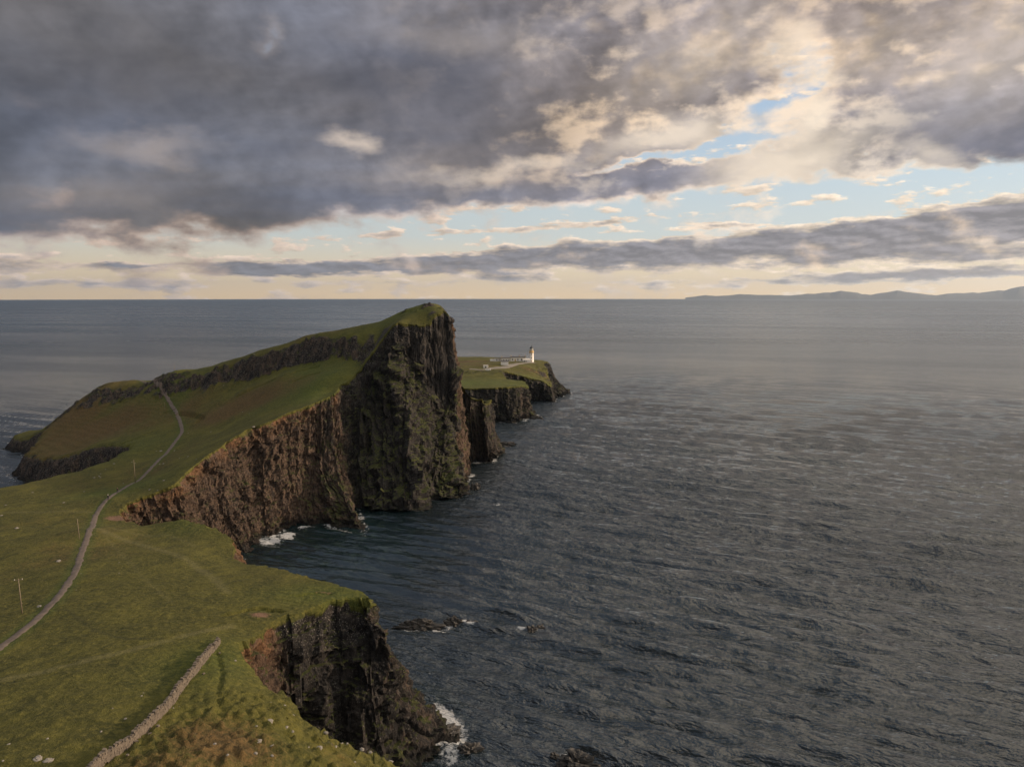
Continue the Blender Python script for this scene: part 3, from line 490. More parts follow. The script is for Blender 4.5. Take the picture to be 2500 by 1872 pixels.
LANDPOLY = [tuple(p) for p in EDGE[::6]]+[tuple(p) for p in LW]

def mesh_from(name, V, F, mat, smooth=True, attrs=None, parent=None):
    me = D.meshes.new(name); V = np.ascontiguousarray(V, np.float32); F = np.ascontiguousarray(F, np.int32)
    me.vertices.add(len(V)); me.vertices.foreach_set('co', V.ravel())
    k = F.shape[1]; me.loops.add(F.size); me.loops.foreach_set('vertex_index', F.ravel())
    me.polygons.add(len(F)); me.polygons.foreach_set('loop_start', np.arange(len(F), dtype=np.int32)*k)
    me.polygons.foreach_set('loop_total', np.full(len(F), k, np.int32))
    me.update(calc_edges=True)
    me.polygons.foreach_set('use_smooth', np.full(len(F), smooth, bool))
    for an, av in (attrs or {}).items():
        a = me.attributes.new(an, 'FLOAT', 'POINT'); a.data.foreach_set('value', np.ascontiguousarray(av, np.float32).ravel())
    me.materials.append(mat); o = D.objects.new(name, me); COL.objects.link(o)
    if parent: o.parent = parent
    return o
def grid_faces(nr, nc):
    i = np.arange(nr-1)[:, None]*nc+np.arange(nc-1)[None, :]
    return np.stack([i, i+1, i+nc+1, i+nc], -1).reshape(-1, 4)
def tag(o, label=None, cat=None, group=None, kind=None):
    if label: o['label'] = label
    if cat: o['category'] = cat
    if group: o['group'] = group
    if kind: o['kind'] = kind
    return o

BROWN = [(-39, 88, 9, 7, 1.1), (-42, 78, 9, 8, 1.0), (-24, 96, 7, 5, .5), (-140, 372, 34, 18, 1.1), (-178, 398, 22, 22, .7), (-235, 400, 45, 30, 1.0), (-262, 430, 30, 30, .9), (-150, 300, 20, 30, .35), (-95, 205, 14, 9, .3),
         (-115, 190, 22, 30, .45), (-140, 240, 30, 25, .3), (-60, 700, 90, 40, .5), (-70, 745, 80, 16, .9), (25, 706, 20, 9, .8), (-160, 150, 40, 30, .4), (-170, 290, 30, 20, .4), (-110, 412, 40, 8, .5)]
GREEN = [(-105, 372, 22, 26, 1.0), (-100, 350, 12, 16, .9), (-60, 398, 25, 10, .7), (-92, 210, 16, 9, .7), (-40, 148, 14, 8, .7), (-150, 262, 18, 10, .8), (-205, 415, 22, 22, .9), (-60, 585, 90, 30, 1.0), (20, 668, 16, 8, .8), (-50, 110, 8, 10, .6), (-190, 345, 22, 26, .5)]
def zone(x, y, Z):
    r = np.zeros(np.shape(x))
    for (a, b, sa, sb, k) in Z: r = np.maximum(r, k*np.exp(-((x-a)/sa)**2-((y-b)/sb)**2))
    return r
TRAILS = [([(-127, 209), (-107.5, 195.5), (-93.4, 183.5), (-81, 173), (-70.5, 160.5), (-62, 148)], .9, .8),
          ([(-122, 205), (-102.8, 180.5), (-83.6, 156), (-70.5, 140.5)], .35, .5),
          ([(-100, 97), (-79, 103), (-73, 106), (-65.3, 112.7), (-59.8, 118.5), (-53, 127)], .9, .9),
          ([(-89.5, 136.3), (-76.8, 124), (-68, 119), (-58.4, 118.5)], .35, -.9),
          ([(-200, 246), (-180.6, 243), (-163.8, 239.5), (-144, 235.5)], 1.0, .6),
          ([(-125, 213), (-112, 205), (-100, 201), (-88, 190)], .6, .5)]
BARE = [(-131, 230, 6, 3.0, 1.1), (-50, 134, 2.6, 1.8, .9), (-41, 149, 4, 1.0, .6)]
def ground_attrs(x, y, z, rock):
    tr = np.zeros(x.shape)
    for poly, w, k in TRAILS:
        d = seg_dist(x, y, poly)+0.35*gn(x/2, y/2); tr = tr+k*sst(w*1.8, w*0.4, d)
    pd = seg_dist(x, y, PATH)
    return dict(rock=rock, brown=zone(x, y, BROWN), green=zone(x, y, GREEN), trail=tr, bare=zone(x, y, BARE)*1.0, verge=sst(3.2, 1.2, pd), grn=np.zeros(x.shape), warm=np.full(x.shape, .5))
# ------------------------------------------------------------------ the land top
def land_patch(x0, x1, y0, y1, st):
    X, Y = np.meshgrid(np.arange(x0, x1, st), np.arange(y0, y1, st))
    ins = inside(X, Y, LANDPOLY); de = np.full(X.shape, 1e9)
    de = seg_dist(X, Y, EDGE[::3])
    d, zc = coast_mask(X, Y, LANDPOLY, None)
    zt = ztop(X, Y)
    nearleft = d < 60
    nub = inside(X, Y, NUB)|(seg_dist(X, Y, NUB, True) < 6)
    Z = np.where(nearleft, -np.log(np.exp(-np.clip(zt, -20, 120)/1.5)+np.exp(-np.clip(zc, -20, 120)/1.5)+1e-60)*1.5, zt)
    cm = np.where(nearleft, sst(-2.0, 3.0, zt-zc), 0)          # rocky coast share
    gy, gx = np.gradient(zsmooth(X, Y), st); slope = np.hypot(gx, gy)
    rock = np.maximum(np.maximum(cm, sst(0.75, 1.15, slope+0.35*gn(X/5, Y/5))), np.maximum(band_mask(X, Y)*(0.75+0.45*gn(X/3, Y/3)), crag_mask(X, Y)*(0.8+0.4*gn(X/3, Y/3))))
    Z = Z+cm*(0.9*cell(X/2.2, Y/2.2, 3)+0.5*cell(X/1.1, Y/1.1, 4))
    keep = np.where(ins, de > 0.7, (d > -5) & (de > 5)) & (Z > -4)
    n = X.size; idx = -np.ones(n, np.int64); 
    F = grid_faces(*X.shape); kf = keep.ravel()
    F = F[kf[F].all(1)]; used = np.unique(F); idx[used] = np.arange(len(used))
    V = np.stack([X.ravel(), Y.ravel(), Z.ravel()], -1)[used]
    at = ground_attrs(X.ravel()[used], Y.ravel()[used], V[:, 2], rock.ravel()[used])
    return V, idx[F], at
Vs, Fs, As, off = [], [], [], 0
for args in ((-140, 6, 50, 150.3, 0.38), (-300, 6, 150, 258.2, 0.6), (-300, -139.5, 50, 150.3, 1.2), (-350, -20, 257.6, 520, 0.75), (-215, 70, 519, 890, 1.5)):
    V, F, A = land_patch(*args); Vs.append(V); Fs.append(F+off); As.append(A); off += len(V)
ground = mesh_from('ground', np.concatenate(Vs), np.concatenate(Fs), MAT['land'], True, {k: np.concatenate([a[k] for a in As]) for k in As[0]})
tag(ground, kind='structure')
# ------------------------------------------------------------------ the cliffs
NT_ = 120
tt = np.concatenate([[-0.075, -0.05, -0.025], np.linspace(0, 1, NT_)])    # the first rows run inland over the grass
m = len(_st)
lev = np.array([0, .2, .5, .8, 1.0])
def vip(k):
    v = _G[:, :, k]; out = np.empty((m, NT_)); T = np.linspace(0, 1, NT_)
    for j in range(m):
        mm = np.gradient(v[j], lev); q = np.clip(np.searchsorted(lev, T, side='right')-1, 0, 3); h = lev[q+1]-lev[q]; t = (T-lev[q])/h
        cr = (2*t**3-3*t**2+1)*v[j][q]+(t**3-2*t**2+t)*h*mm[q]+(-2*t**3+3*t**2)*v[j][q+1]+(t**3-t**2)*h*mm[q+1]
        out[j] = 0.5*cr+0.5*np.interp(T, lev, v[j])
    return out
GX, GY, GZ = vip(0)+EDGE_W[:, :1], vip(1)+EDGE_W[:, 1:], vip(2)
top0 = ztop(GX[:, 0], GY[:, 0]); GZ = GZ+(top0-GZ[:, 0])[:, None]*np.exp(-np.linspace(0, 1, NT_)*8)[None, :]
# normals of the smooth sheet
P = np.stack([GX, GY, GZ], -1)
ds = np.gradient(P, axis=0); dt = np.gradient(P, axis=1); Nn = np.cross(dt, ds); Nn /= np.linalg.norm(Nn, axis=2)[..., None]+1e-9
for _ in range(6):
    Nn[1:-1] = (Nn[:-2]+2*Nn[1:-1]+Nn[2:])/4
Nn /= np.linalg.norm(Nn, axis=2)[..., None]+1e-9
if Nn[:, 30, 0].mean() < 0: Nn = -Nn
dist_top = np.linalg.norm(P-P[:, :1], axis=2)
s2 = np.repeat(_st[:, None], NT_, 1); s2 = s2+1.5*gn(GX/7, GZ/9, GY/7)
H = GZ
warm = np.repeat(_at[0][:, None], NT_, 1); grn = np.repeat(_at[1][:, None], NT_, 1)
TT_ = np.linspace(0, 1, NT_)[None, :]; PK = (sst(P42, P42+6, _st)*(1-sst(P50, P50+3, _st)))[:, None]
wallp = PK*(1-sst(0.14, 0.22, TT_+0.03*gn(s2/4, H/8)))
warm = warm*(1-0.85*wallp); grn = grn*(1-wallp)+0.25*PK*(1-wallp)
rib = 1-np.abs(gn(s2/5.0, H/45.0))*2
disp = 0.9*rib+1.2*cell(s2/4.5, H/13.0, 21)+0.85*cell(s2/2.1+H/17, H/4.5, 22)+0.45*cell(s2/1.0, H/1.8, 23)+2.0*fbm(GX/14, GY/14, H/16, o=3)+1.5*fbm(GX/3.6, GY/3.6, H/4.5, o=4)+0.5*cell(s2/9, H/2.4+0.1*s2, 28)
disp = disp+0.35*cell(s2/6, H/1.6, 24)*sst(0.5, 1.0, warm)
CC = (sst(_ss[52]-2, _ss[52]+2, _st)*(1-sst(_ss[57], _ss[57]+3, _st)))[:, None]
disp = disp*(1-0.5*CC)+CC*(2.2*(1-2.2*np.abs(gn(_st[:, None]/4.2, H/70)))-1.5)
env = sst(0.0, 3.5, dist_top)
disp = (disp-0.6)*env
apr = sst(0.3, 0.5, grn)                                   # broken ground of the big buttress
gul = (1-2*np.abs(gn(s2/17.0+H/55, H/80.0)))*3.4+(1-2*np.abs(gn(s2/8.0+H/40, H/60.0)))*2.2+1.2*(1-2*np.abs(gn(s2/4.0-H/30, H/30.0)))+1.0*cell(s2/3+H/9, H/6, 31)
disp = disp*(1-0.3*wallp)+PK*(1-wallp)*gul*env
foot = sst(6, 0.5, H)                                      # shattered boulders at the waterline
disp = disp+foot*(1.2*cell(s2/2.2, H/1.5, 25)+0.6)
Q = P+Nn*disp[..., None]
# inland strip
tang = np.gradient(EDGE, axis=0)
for _ in range(10): tang[1:-1] = (tang[:-2]+2*tang[1:-1]+tang[2:])/4
tang /= np.linalg.norm(tang, axis=1)[:, None]+1e-9
inl = np.stack([-tang[:, 1], tang[:, 0]], -1)
rows = []
for w_, dz in ((3.2, -0.35), (2.2, -0.02), (1.1, 0.05)):
    ex = EDGE[:, 0]+inl[:, 0]*w_; ey = EDGE[:, 1]+inl[:, 1]*w_
    ok = inside(ex, ey, LANDPOLY); ex = np.where(ok, ex, EDGE[:, 0]); ey = np.where(ok, ey, EDGE[:, 1])
    rows.append(np.stack([ex, ey, ztop(ex, ey)+dz], -1))
Q = np.concatenate([np.stack(rows, 1), Q], 1)
nr, nc = Q.shape[:2]
def padt(a, v): return np.concatenate([np.full((m, 3), v), a], 1)
rock = padt(sst(0.2, 2.2, dist_top-1.6*sst(_ss[10], _ss[12], _st)[:, None]*(1-sst(_ss[16], _ss[18], _st))[:, None]*sst(0.1,-.25,fbm(GX/5, GY/5, H/5, o=3)-.1)+1.7*fbm(GX/3.2, GY/3.2, H/3.2, o=3)), 0.0)
ga = ground_attrs(Q[..., 0].ravel(), Q[..., 1].ravel(), Q[..., 2].ravel(), rock.ravel())
ga['warm'] = (padt(warm, .5)).ravel(); ga['grn'] = padt(grn, .3).ravel()
ga['depth'] = padt(np.clip(dist_top/12, 0, 1), 0).ravel()
cliff = mesh_from('cliff', Q.reshape(-1, 3), grid_faces(nr, nc)[:, ::-1], MAT['land'], False, ga)
tag(cliff, kind='structure')
print('cliff', nr, nc, 'ground', len(ground.data.vertices))
# ------------------------------------------------------------------ sea
RE = 6371000.0
azs = np.concatenate([np.arange(-180, -56, 4.0), np.arange(-56, 56, 0.10), np.arange(56, 180.1, 4.0)])
dep = np.concatenate([np.geomspace(70, 42, 12)[:-1], np.linspace(42, 3.0, 620)[:-1], np.geomspace(3.0, 0.16, 90)])
rr = 100/np.tan(np.radians(dep)); rr = np.concatenate([rr[rr < 35000], [35700.0]])
A_, R_ = np.meshgrid(np.radians(azs), rr, indexing='ij')
X = R_*np.sin(A_); Y = R_*np.cos(A_); Z = -R_**2/(2*RE)
sp = np.maximum(np.gradient(rr)[None, :]*np.ones_like(A_), R_*rad(0.10)); sp = np.where(np.abs(A_) > rad(56.1), 50.0, sp)
rs = np.random.RandomState(5); eta = np.zeros_like(X)
for k in range(80):
    L_ = 2.8*(26/2.8)**(rs.rand()**1.35); th = rad(-22+rs.normal()*8); a_ = 0.024*L_**0.80*(1.0 if L_ < 20 else 0.55)
    kx = -math.sin(th)*0+math.sin(-th)*1; kx, ky = math.sin(th)*-1, math.cos(th)
    # crests run left-far to right-near, travelling towards the camera's left
    kx, ky = math.sin(rad(22)+(th+rad(22))), math.cos(rad(22)+(th+rad(22)))
    ph = (kx*X+ky*Y)*2*math.pi/L_+rs.rand()*6.283
    w_ = sst(0.5, 0.22, sp/L_)
    eta += w_*a_*(np.sin(ph)+0.18*np.sin(2*ph))*0.9
shore = np.full(X.shape, 60.0); near = (R_ < 1200) & (np.abs(A_) < rad(50))
BASE = np.array([s[0][4][:2] for s in ST])
xs, ys = X[near], Y[near]
dr = seg_dist(xs, ys, BASE); dl = seg_dist(xs, ys, LW)
SK = [(q[0], q[1], q[2]*0.9) for q in SKERRIES]
dsk = np.full(xs.shape, 1e9)
for (a, b, r) in SK: dsk = np.minimum(dsk, np.maximum(np.hypot(xs-a, ys-b)-r, 0))
FM = [(-6, 146, 14), (-12, 155, 10), (-17, 162, 7), (-96, 292, 11), (-102, 281, 8), (-62, 292, 9), (-45, 322, 8), (-30, 338, 14), (-20, 342, 10), (-12, 350, 7), (-14, 416, 14), (-9, 424, 9), (20, 566, 16), (14, 556, 12), (-5, 556, 14), (-7, 330, 5), (-276, 378, 10), (-300, 440, 14)]
fo = 0.75*np.exp(-np.maximum(dr-3.4, 0)/1.8)*np.clip(0.6+1.1*gn(xs/9, ys/9), 0, 1.2)+0.42*np.exp(-dl/2.5)+0.50*np.exp(-dsk/1.2)+.46*np.exp(-dsk/3.5)
for (a, b, r) in FM: fo += 0.50*np.exp(-((xs-a)**2+(ys-b)**2)/(r*r*0.5))*np.exp(-np.minimum(dr, dl)/7.0)
fo += 0.55*np.exp(-((xs+13.5)**2+(ys-209.5)**2*4)/16)+0.5*np.exp(-((xs+1)**2+(ys-206)**2*3)/20)+0.45*np.exp(-((xs+21)**2+(ys-202.5)**2*4)/14)+0.7*np.exp(-((xs+7)**2+(ys-331)**2*2)/12)+0.85*np.exp(-(((xs+95)*0.9+(ys-285)*0.3)**2/60+((ys-285)-(xs+95)*0.9)**2/70))
foam = np.zeros(X.shape); foam[near] = np.clip(fo, 0, 0.95)
calm = np.ones(X.shape); calm[near] = 0.45+0.55*sst(0, 90, np.minimum(dr, 300)+np.clip((xs+30), 0, 200))
shel_shade = np.zeros(X.shape); shel_shade[near] = sst(95, 35, np.hypot(xs+72, (ys-275)*0.9))  # calms the cove ripples and paints in the cliff's dark reflection
sh_ = np.zeros(X.shape); sh_[near] = sst(75, 20, np.hypot(xs+78, (ys-272)))*0.9+0.5*sst(10, 2, dr)  # teal shallows by the rocks; in the cove a painted dark reflection
V = np.stack([X, Y, Z+eta*calm], -1).reshape(-1, 3)
sea = mesh_from('water', V, grid_faces(*X.shape), MAT['sea'], True, dict(foam=foam, shallow_shade=np.clip(sh_, 0, 1), shelter_shade=shel_shade))
tag(sea, kind='structure')
# ------------------------------------------------------------------ mesh building helpers
class MB:
    def __init__(s): s.v = []; s.f = []
    def poly(s, vs, fs): o = len(s.v); s.v += [tuple(p) for p in vs]; s.f += [tuple(i+o for i in f) for f in fs]; return s
    def box(s, x0, x1, y0, y1, z0, z1, tx=0.0):
        v = [(x0, y0, z0), (x1, y0, z0), (x1, y1, z0), (x0, y1, z0), (x0+tx, y0+tx, z1), (x1-tx, y0+tx, z1), (x1-tx, y1-tx, z1), (x0+tx, y1-tx, z1)]
        return s.poly(v, [(3, 2, 1, 0), (4, 5, 6, 7), (0, 1, 5, 4), (1, 2, 6, 5), (2, 3, 7, 6), (3, 0, 4, 7)])
    def lathe(s, prof, n=32, cx=0, cy=0):
        vs = [(cx+r*math.cos(2*math.pi*k/n), cy+r*math.sin(2*math.pi*k/n), z) for r, z in prof for k in range(n)]
        fs = [(i*n+k, i*n+(k+1) % n, (i+1)*n+(k+1) % n, (i+1)*n+k) for i in range(len(prof)-1) for k in range(n)]
        fs += [tuple(range(n))[::-1], tuple((len(prof)-1)*n+k for k in range(n))]
        return s.poly(vs, fs)
    def tube(s, a, b, r0, r1=None, n=8):
        a = Vector(a); b = Vector(b); r1 = r0 if r1 is None else r1; d = (b-a).normalized()
        u = d.orthogonal().normalized(); w = d.cross(u)
        vs = [a+(u*math.cos(t)+w*math.sin(t))*r0 for t in [2*math.pi*k/n for k in range(n)]]+[b+(u*math.cos(t)+w*math.sin(t))*r1 for t in [2*math.pi*k/n for k in range(n)]]
        return s.poly(vs, [(k, (k+1) % n, n+(k+1) % n, n+k) for k in range(n)]+[tuple(range(n))[::-1], tuple(range(n, 2*n))])
    def build(s, name, mat, parent=None, smooth=False, bevel=0.0):
        me = D.meshes.new(name); me.from_pydata(s.v, [], s.f); me.materials.append(MAT[mat]); me.update()
        if smooth: me.polygons.foreach_set('use_smooth', [True]*len(me.polygons))
        o = D.objects.new(name, me); COL.objects.link(o)
        if parent: o.parent = parent
        if bevel:
            b = o.modifiers.new('bevel', 'BEVEL'); b.width = bevel; b.segments = 2; b.limit_method = 'ANGLE'
        return o
def empty(name, loc, rz=0.0, label=None, cat=None, group=None):
    o = D.objects.new(name, None); COL.objects.link(o); o.location = loc; o.rotation_euler = (0, 0, rz); o.empty_display_size = 0.2
    return tag(o, label, cat, group)
def zg(x, y): return float(ztop(np.array([x]), np.array([y]))[0])
# ------------------------------------------------------------------ footpath and road ribbons
def ribbon(name, pts, w, mat, lift=0.05, step=0.7, cross=5, wob=0.25):
    P = np.array(pts, float)[:, :2]; L = np.concatenate([[0], np.cumsum(np.hypot(*np.diff(P, axis=0).T))])
    s = np.arange(0, L[-1], step); W = np.interp(s, L, np.array(w, float)) if not np.isscalar(w) else np.full(s.shape, float(w))
    def cr(v):
        m_ = np.gradient(v, L); k = np.clip(np.searchsorted(L, s, side='right')-1, 0, len(L)-2); h = L[k+1]-L[k]; t = (s-L[k])/h
        return (2*t**3-3*t**2+1)*v[k]+(t**3-2*t**2+t)*h*m_[k]+(-2*t**3+3*t**2)*v[k+1]+(t**3-t**2)*h*m_[k+1]
    cx, cy = cr(P[:, 0]), cr(P[:, 1]); tx, ty = np.gradient(cx), np.gradient(cy); q = np.hypot(tx, ty); nx, ny = -ty/q, tx/q
    wl = W/2+wob*gn(s/3, s*0+3); wr = W/2+wob*gn(s/3, s*0+9)
    f = np.linspace(-1, 1, cross)[None, :]
    off = np.where(f < 0, f*wl[:, None], f*wr[:, None])
    X = cx[:, None]+nx[:, None]*off; Y = cy[:, None]+ny[:, None]*off
    Z = ztop(X, Y); Z = np.maximum(Z, Z.mean(1, keepdims=True)*0.5+Z*0.5)+lift*(1-np.abs(f)**4*1.6)
    o = mesh_from(name, np.stack([X, Y, Z], -1).reshape(-1, 3), grid_faces(*X.shape), MAT[mat], True)
    return tag(o, kind='structure')
ribbon('path', PATH, 1.9, 'path_gravel', 0.12, 0.5, 7, 0.38)
ROADP = [(-40, 668), (-27, 667), (-19.7, 679), (-11.9, 687), (-4, 699), (3.3, 719), (11, 737), (17, 745), (24, 750)]
ribbon('road', ROADP, [4, 5, 8, 10, 9, 7, 6, 6, 7], 'road_gravel', 0.30, 1.5, 7, 0.5)
# ------------------------------------------------------------------ dry stone wall
WALL = [(-52.0, 60), (-51.2, 72), (-50.0, 80.2), (-49.0, 83.6), (-48.7, 88), (-48.8, 92.2), (-49.0, 96), (-49.6, 99.8), (-49.9, 104.2), (-50.5, 110.5), (-51.0, 114.2), (-51.3, 117.6)]
rs = np.random.RandomState(3)
wl = np.array(WALL); Lw = np.concatenate([[0], np.cumsum(np.hypot(*np.diff(wl, axis=0).T))])
wb = MB()
def stone(mb, c, sx, sy, sz, rz, jit=0.16):
    v = []
    for a in (-1, 1):
        for b_ in (-1, 1):
            for c_ in (-1, 1):
                v.append(Vector((a*sx/2*(1+rs.uniform(-jit, jit)), b_*sy/2*(1+rs.uniform(-jit, jit)), c_*sz/2*(1+rs.uniform(-jit, jit)))))
    from mathutils import Matrix
    R = Matrix.Rotation(rz, 3, 'Z') @ Matrix.Rotation(rs.uniform(-.12, .12), 3, 'X') @ Matrix.Rotation(rs.uniform(-.1, .1), 3, 'Y')
    mb.poly([Vector(c)+R @ p for p in v], [(0, 1, 3, 2), (4, 6, 7, 5), (0, 4, 5, 1), (2, 3, 7, 6), (0, 2, 6, 4), (1, 5, 7, 3)])
def wall_at(s):
    return np.interp(s, Lw, wl[:, 0]), np.interp(s, Lw, wl[:, 1])
Ltot = Lw[-1]
s = 0.0
core = []
while s < Ltot:
    x, y = wall_at(s); x2, y2 = wall_at(min(s+0.5, Ltot+.001)); x1, y1 = wall_at(max(s-0.5, 0)); ang = math.atan2(y2-y1, x2-x1); gz = zg(x, y)
    nx, ny = -math.sin(ang), math.cos(ang)
    hh = 1.12+0.12*math.sin(s*0.7)+rs.uniform(-.08, .08)
    if Ltot-4.2 < s < Ltot-2.6: hh = 0.3
    if s > Ltot-2.6: hh = 0.75
    lv = 0.0
    while lv < hh:
        ch = rs.uniform(.16, .26); half = 0.38-0.13*lv/1.3
        for sd in (-1, 1):
            stone(wb, (x+nx*sd*(half-0.14)+rs.uniform(-.03, .03), y+ny*sd*(half-0.14)+rs.uniform(-.03, .03), gz-0.06+lv+ch/2), rs.uniform(.28, .44), .34, ch*1.08, ang+rs.uniform(-.2, .2))
        lv += ch
    if rs.rand() < 0.85:
        stone(wb, (x+rs.uniform(-.06, .06), y, gz-0.02+lv+0.08), rs.uniform(.22, .4), rs.uniform(.32, .55), rs.uniform(.12, .34), ang+rs.uniform(-.4, .4), .25)
    if rs.rand() < 0.09:
        q = rs.uniform(.7, 1.6)*(1 if rs.rand() < .7 else -1); px_, py_ = x-nx*q, y-ny*q
        stone(wb, (px_, py_, zg(px_, py_)+.05), rs.uniform(.2, .4), rs.uniform(.2, .35), rs.uniform(.15, .25), rs.uniform(0, 3), .25)
    s += 0.33
wall = wb.build('dry_stone_wall', 'dry_stone')
tag(wall, 'rough dry stone wall running up the grass from the bottom edge', 'wall')
# ------------------------------------------------------------------ poles
def pole(loc, h, label, cross=0.0, lean=0.0, bracket=0.28):
    r = empty('utility_pole', loc, 0, label, 'pole', 'utility poles beside the footpath'); r.rotation_euler = (0, lean, 0.3)
    MB().tube((0, 0, -0.5), (0, 0, h), 0.11, 0.08, 10).build('post', 'wood_pole', r, True)
    b = MB().tube((-.2, 0, h*bracket), (.2, 0, h*bracket), .10, .10, 8); b.build('collar', 'wood_pole', r)
    if cross:
        MB().box(-cross, cross, -.05, .05, h-.32, h-.22).build('crossarm', 'wood_pole', r)
        for k in (-1, 0, 1):
            MB().lathe([(.03, h-.22), (.06, h-.18), (.06, h-.1), (.02, h-.04)], 8, k*cross*.85).build('insulator', 'white_paint', r)
    return r
for (x, y, h, lb, cr_, ln) in [(-148.8, 273.7, 9.4, 'tall pale wooden pole at the path edge just beyond the two walkers', 0, -.01),
    (-124.1, 196.7, 6.1, 'thin wooden pole on the grass left of the path near its bend', 0, -.03), (-99.2, 137, 7.3, 'wooden pole with a faint crossarm, nearest pole at the left edge', .8, -.02),
    (-198.5, 401.2, 5.6, 'slim grey pole on the far slope left of the climbing path', 0, 0), (-210.1, 439.7, 4.0, 'tiny pole on the skyline right of where the path ends', 0, 0)]:
    pole((x, y, zg(x, y)), h, lb, cr_, ln)
for (x, y, h, lb) in [(-0.4, 681, 3.6, 'thin post below the gravel road to the lighthouse'), (28.0, 710, 4.0, 'thin post on the dark bluff right of the lighthouse'), (-27.8, 668, 2.6, 'short post beside the small roofless hut')]:
    r = empty('post', (x, y, zg(x, y)), 0, lb, 'post', 'posts around the lighthouse'); MB().tube((0, 0, -.4), (0, 0, h), .07, .06, 8).build('shaft', 'wood_pole', r)
# ------------------------------------------------------------------ lighthouse
lx, ly = 20.8, 757.0; lz = 28.9
def wins(root, spots, w, h, y, arch=False, mat='dark_opening'):
    for (cx, cz) in spots:
        f = MB().box(cx-w/2-.12, cx+w/2+.12, y-.10, y+.05, cz-h/2-.12, cz+h/2+.12).build('window', 'ochre_paint', root)
        b = MB().box(cx-w/2, cx+w/2, y-.16, y-.09, cz-h/2, cz+h/2)
        if arch: b.poly([(cx+w/2*math.cos(t), y-.16, cz+h/2+w/2*math.sin(t)) for t in np.linspace(0, math.pi, 9)], [tuple(range(9))])
        b.build('pane', mat, f)
L = empty('lighthouse', (lx, ly, lz), 0, 'white round lighthouse tower with ochre gallery and black dome on the headland', 'lighthouse')
MB().lathe([(2.75, -1.5), (2.6, 0.3), (2.5, 0.35), (2.3, 9.4), (2.3, 9.6)], 40).build('tower', 'white_paint', L, True)
MB().lathe([(2.3, 9.6), (2.45, 10.0), (2.75, 10.6), (2.75, 10.9), (2.35, 11.0), (2.3, 12.0), (2.42, 12.15)], 40).build('gallery', 'ochre_paint', L, True)
rl = MB()
for k in range(24):
    t = 2*math.pi*k/24; rl.tube((2.62*math.cos(t), 2.62*math.sin(t), 10.9), (2.62*math.cos(t), 2.62*math.sin(t), 11.9), .035, n=4)
for zz in (11.35, 11.9): rl.poly([(2.62*math.cos(2*math.pi*k/24), 2.62*math.sin(2*math.pi*k/24), zz+d) for d in (0, .05) for k in range(24)], [(k, (k+1) % 24, 24+(k+1) % 24, 24+k) for k in range(24)])
rl.build('railing', 'white_paint', L)
ln_ = MB().lathe([(1.75, 12.15), (1.75, 14.6), (1.85, 14.7)], 32).build('lantern_room', 'white_paint', L, True)
lb = MB()
for k in range(16):
    t = 2*math.pi*(k+.5)/16; c, s_ = math.cos(t), math.sin(t); p = Vector((c*1.79, s_*1.79, 0)); q = Vector((-s_, c, 0))*.27
    lb.poly([p-q+Vector((0, 0, 12.9)), p+q+Vector((0, 0, 12.9)), p+q+Vector((0, 0, 14.4)), p-q+Vector((0, 0, 14.4))], [(0, 1, 2, 3)])
lb.build('glazing', 'lantern_glass', ln_)
MB().lathe([(2.0, 14.6), (2.0, 14.75), (1.75, 15.3), (1.2, 15.95), (.6, 16.35), (.3, 16.5), (.3, 16.9), (.42, 17.0), (.28, 17.3), (.05, 17.4), (.05, 18.1)], 32).build('dome', 'black_paint', L, True)
for k, zz in enumerate((1.2, 4.7, 8.3)):
    w_ = MB().box(-.42, .42, -2.75+zz*.04, -2.2, zz-.7, zz+.7).build('window', 'ochre_paint', L)
    MB().box(-.3, .3, -2.80+zz*.04, -2.7+zz*.04, zz-.55, zz+.55).build('pane', 'dark_opening', w_)
def chimney(root, x, y, z, h=1.3):
    c = MB().box(x-.35, x+.35, y-.3, y+.3, z-.3, z+h).build('chimney', 'ochre_paint', root)
    MB().box(x-.42, x+.42, y-.37, y+.37, z+h, z+h+.14).build('cap', 'slate', c)
    pt = MB()
    for d in (-.16, .16): pt.lathe([(.1, z+h+.14), (.09, z+h+.5)], 8, x+d, y)
    pt.build('pot', 'ochre_paint', c)
# main cottage
B = empty('keepers_cottage', (5.2, 752, 29.9), 0, 'long white keepers cottage with ochre trim attached beside the lighthouse tower', 'cottage')
MB().box(-6.6, 6.8, 0, 9, -1.2, 4.1).build('wall', 'white_paint', B)
rf = MB().box(-6.9, 9.6, -.3, 9.3, 4.1, 4.55); rf.poly([(-6.9, -.3, 4.55), (9.6, -.3, 4.55), (9.6, 9.3, 4.55), (-6.9, 9.3, 4.55), (-5.5, 4.5, 5.0), (8, 4.5, 5.0)], [(0, 1, 5, 4), (1, 2, 5), (2, 3, 4, 5), (3, 0, 4)])
rfo = rf.build('roof', 'slate', B)
MB().box(-6.75, 9.3, -.36, -.31, 4.0, 4.2).build('cornice', 'ochre_paint', rfo)
MB().box(6.8, 9.3, .5, 9, -1.2, 4.098).build('annex', 'white_paint', B)
for x in (-6.2, 2.8, 9.0): chimney(B, x, 4.5, 4.8, 1.3)
wins(B, [(-4.7, 2.0), (1.1, 2.0), (5.0, 2.0)], 1.0, 1.5, 0.0)
d_ = MB().box(-2.35, -1.0, -.08, .05, -.3, 2.5).build('door', 'ochre_paint', B); MB().box(-1.15, -1.07, -.16, -.07, 1.0, 1.15).build('handle', 'dark_metal', d_)
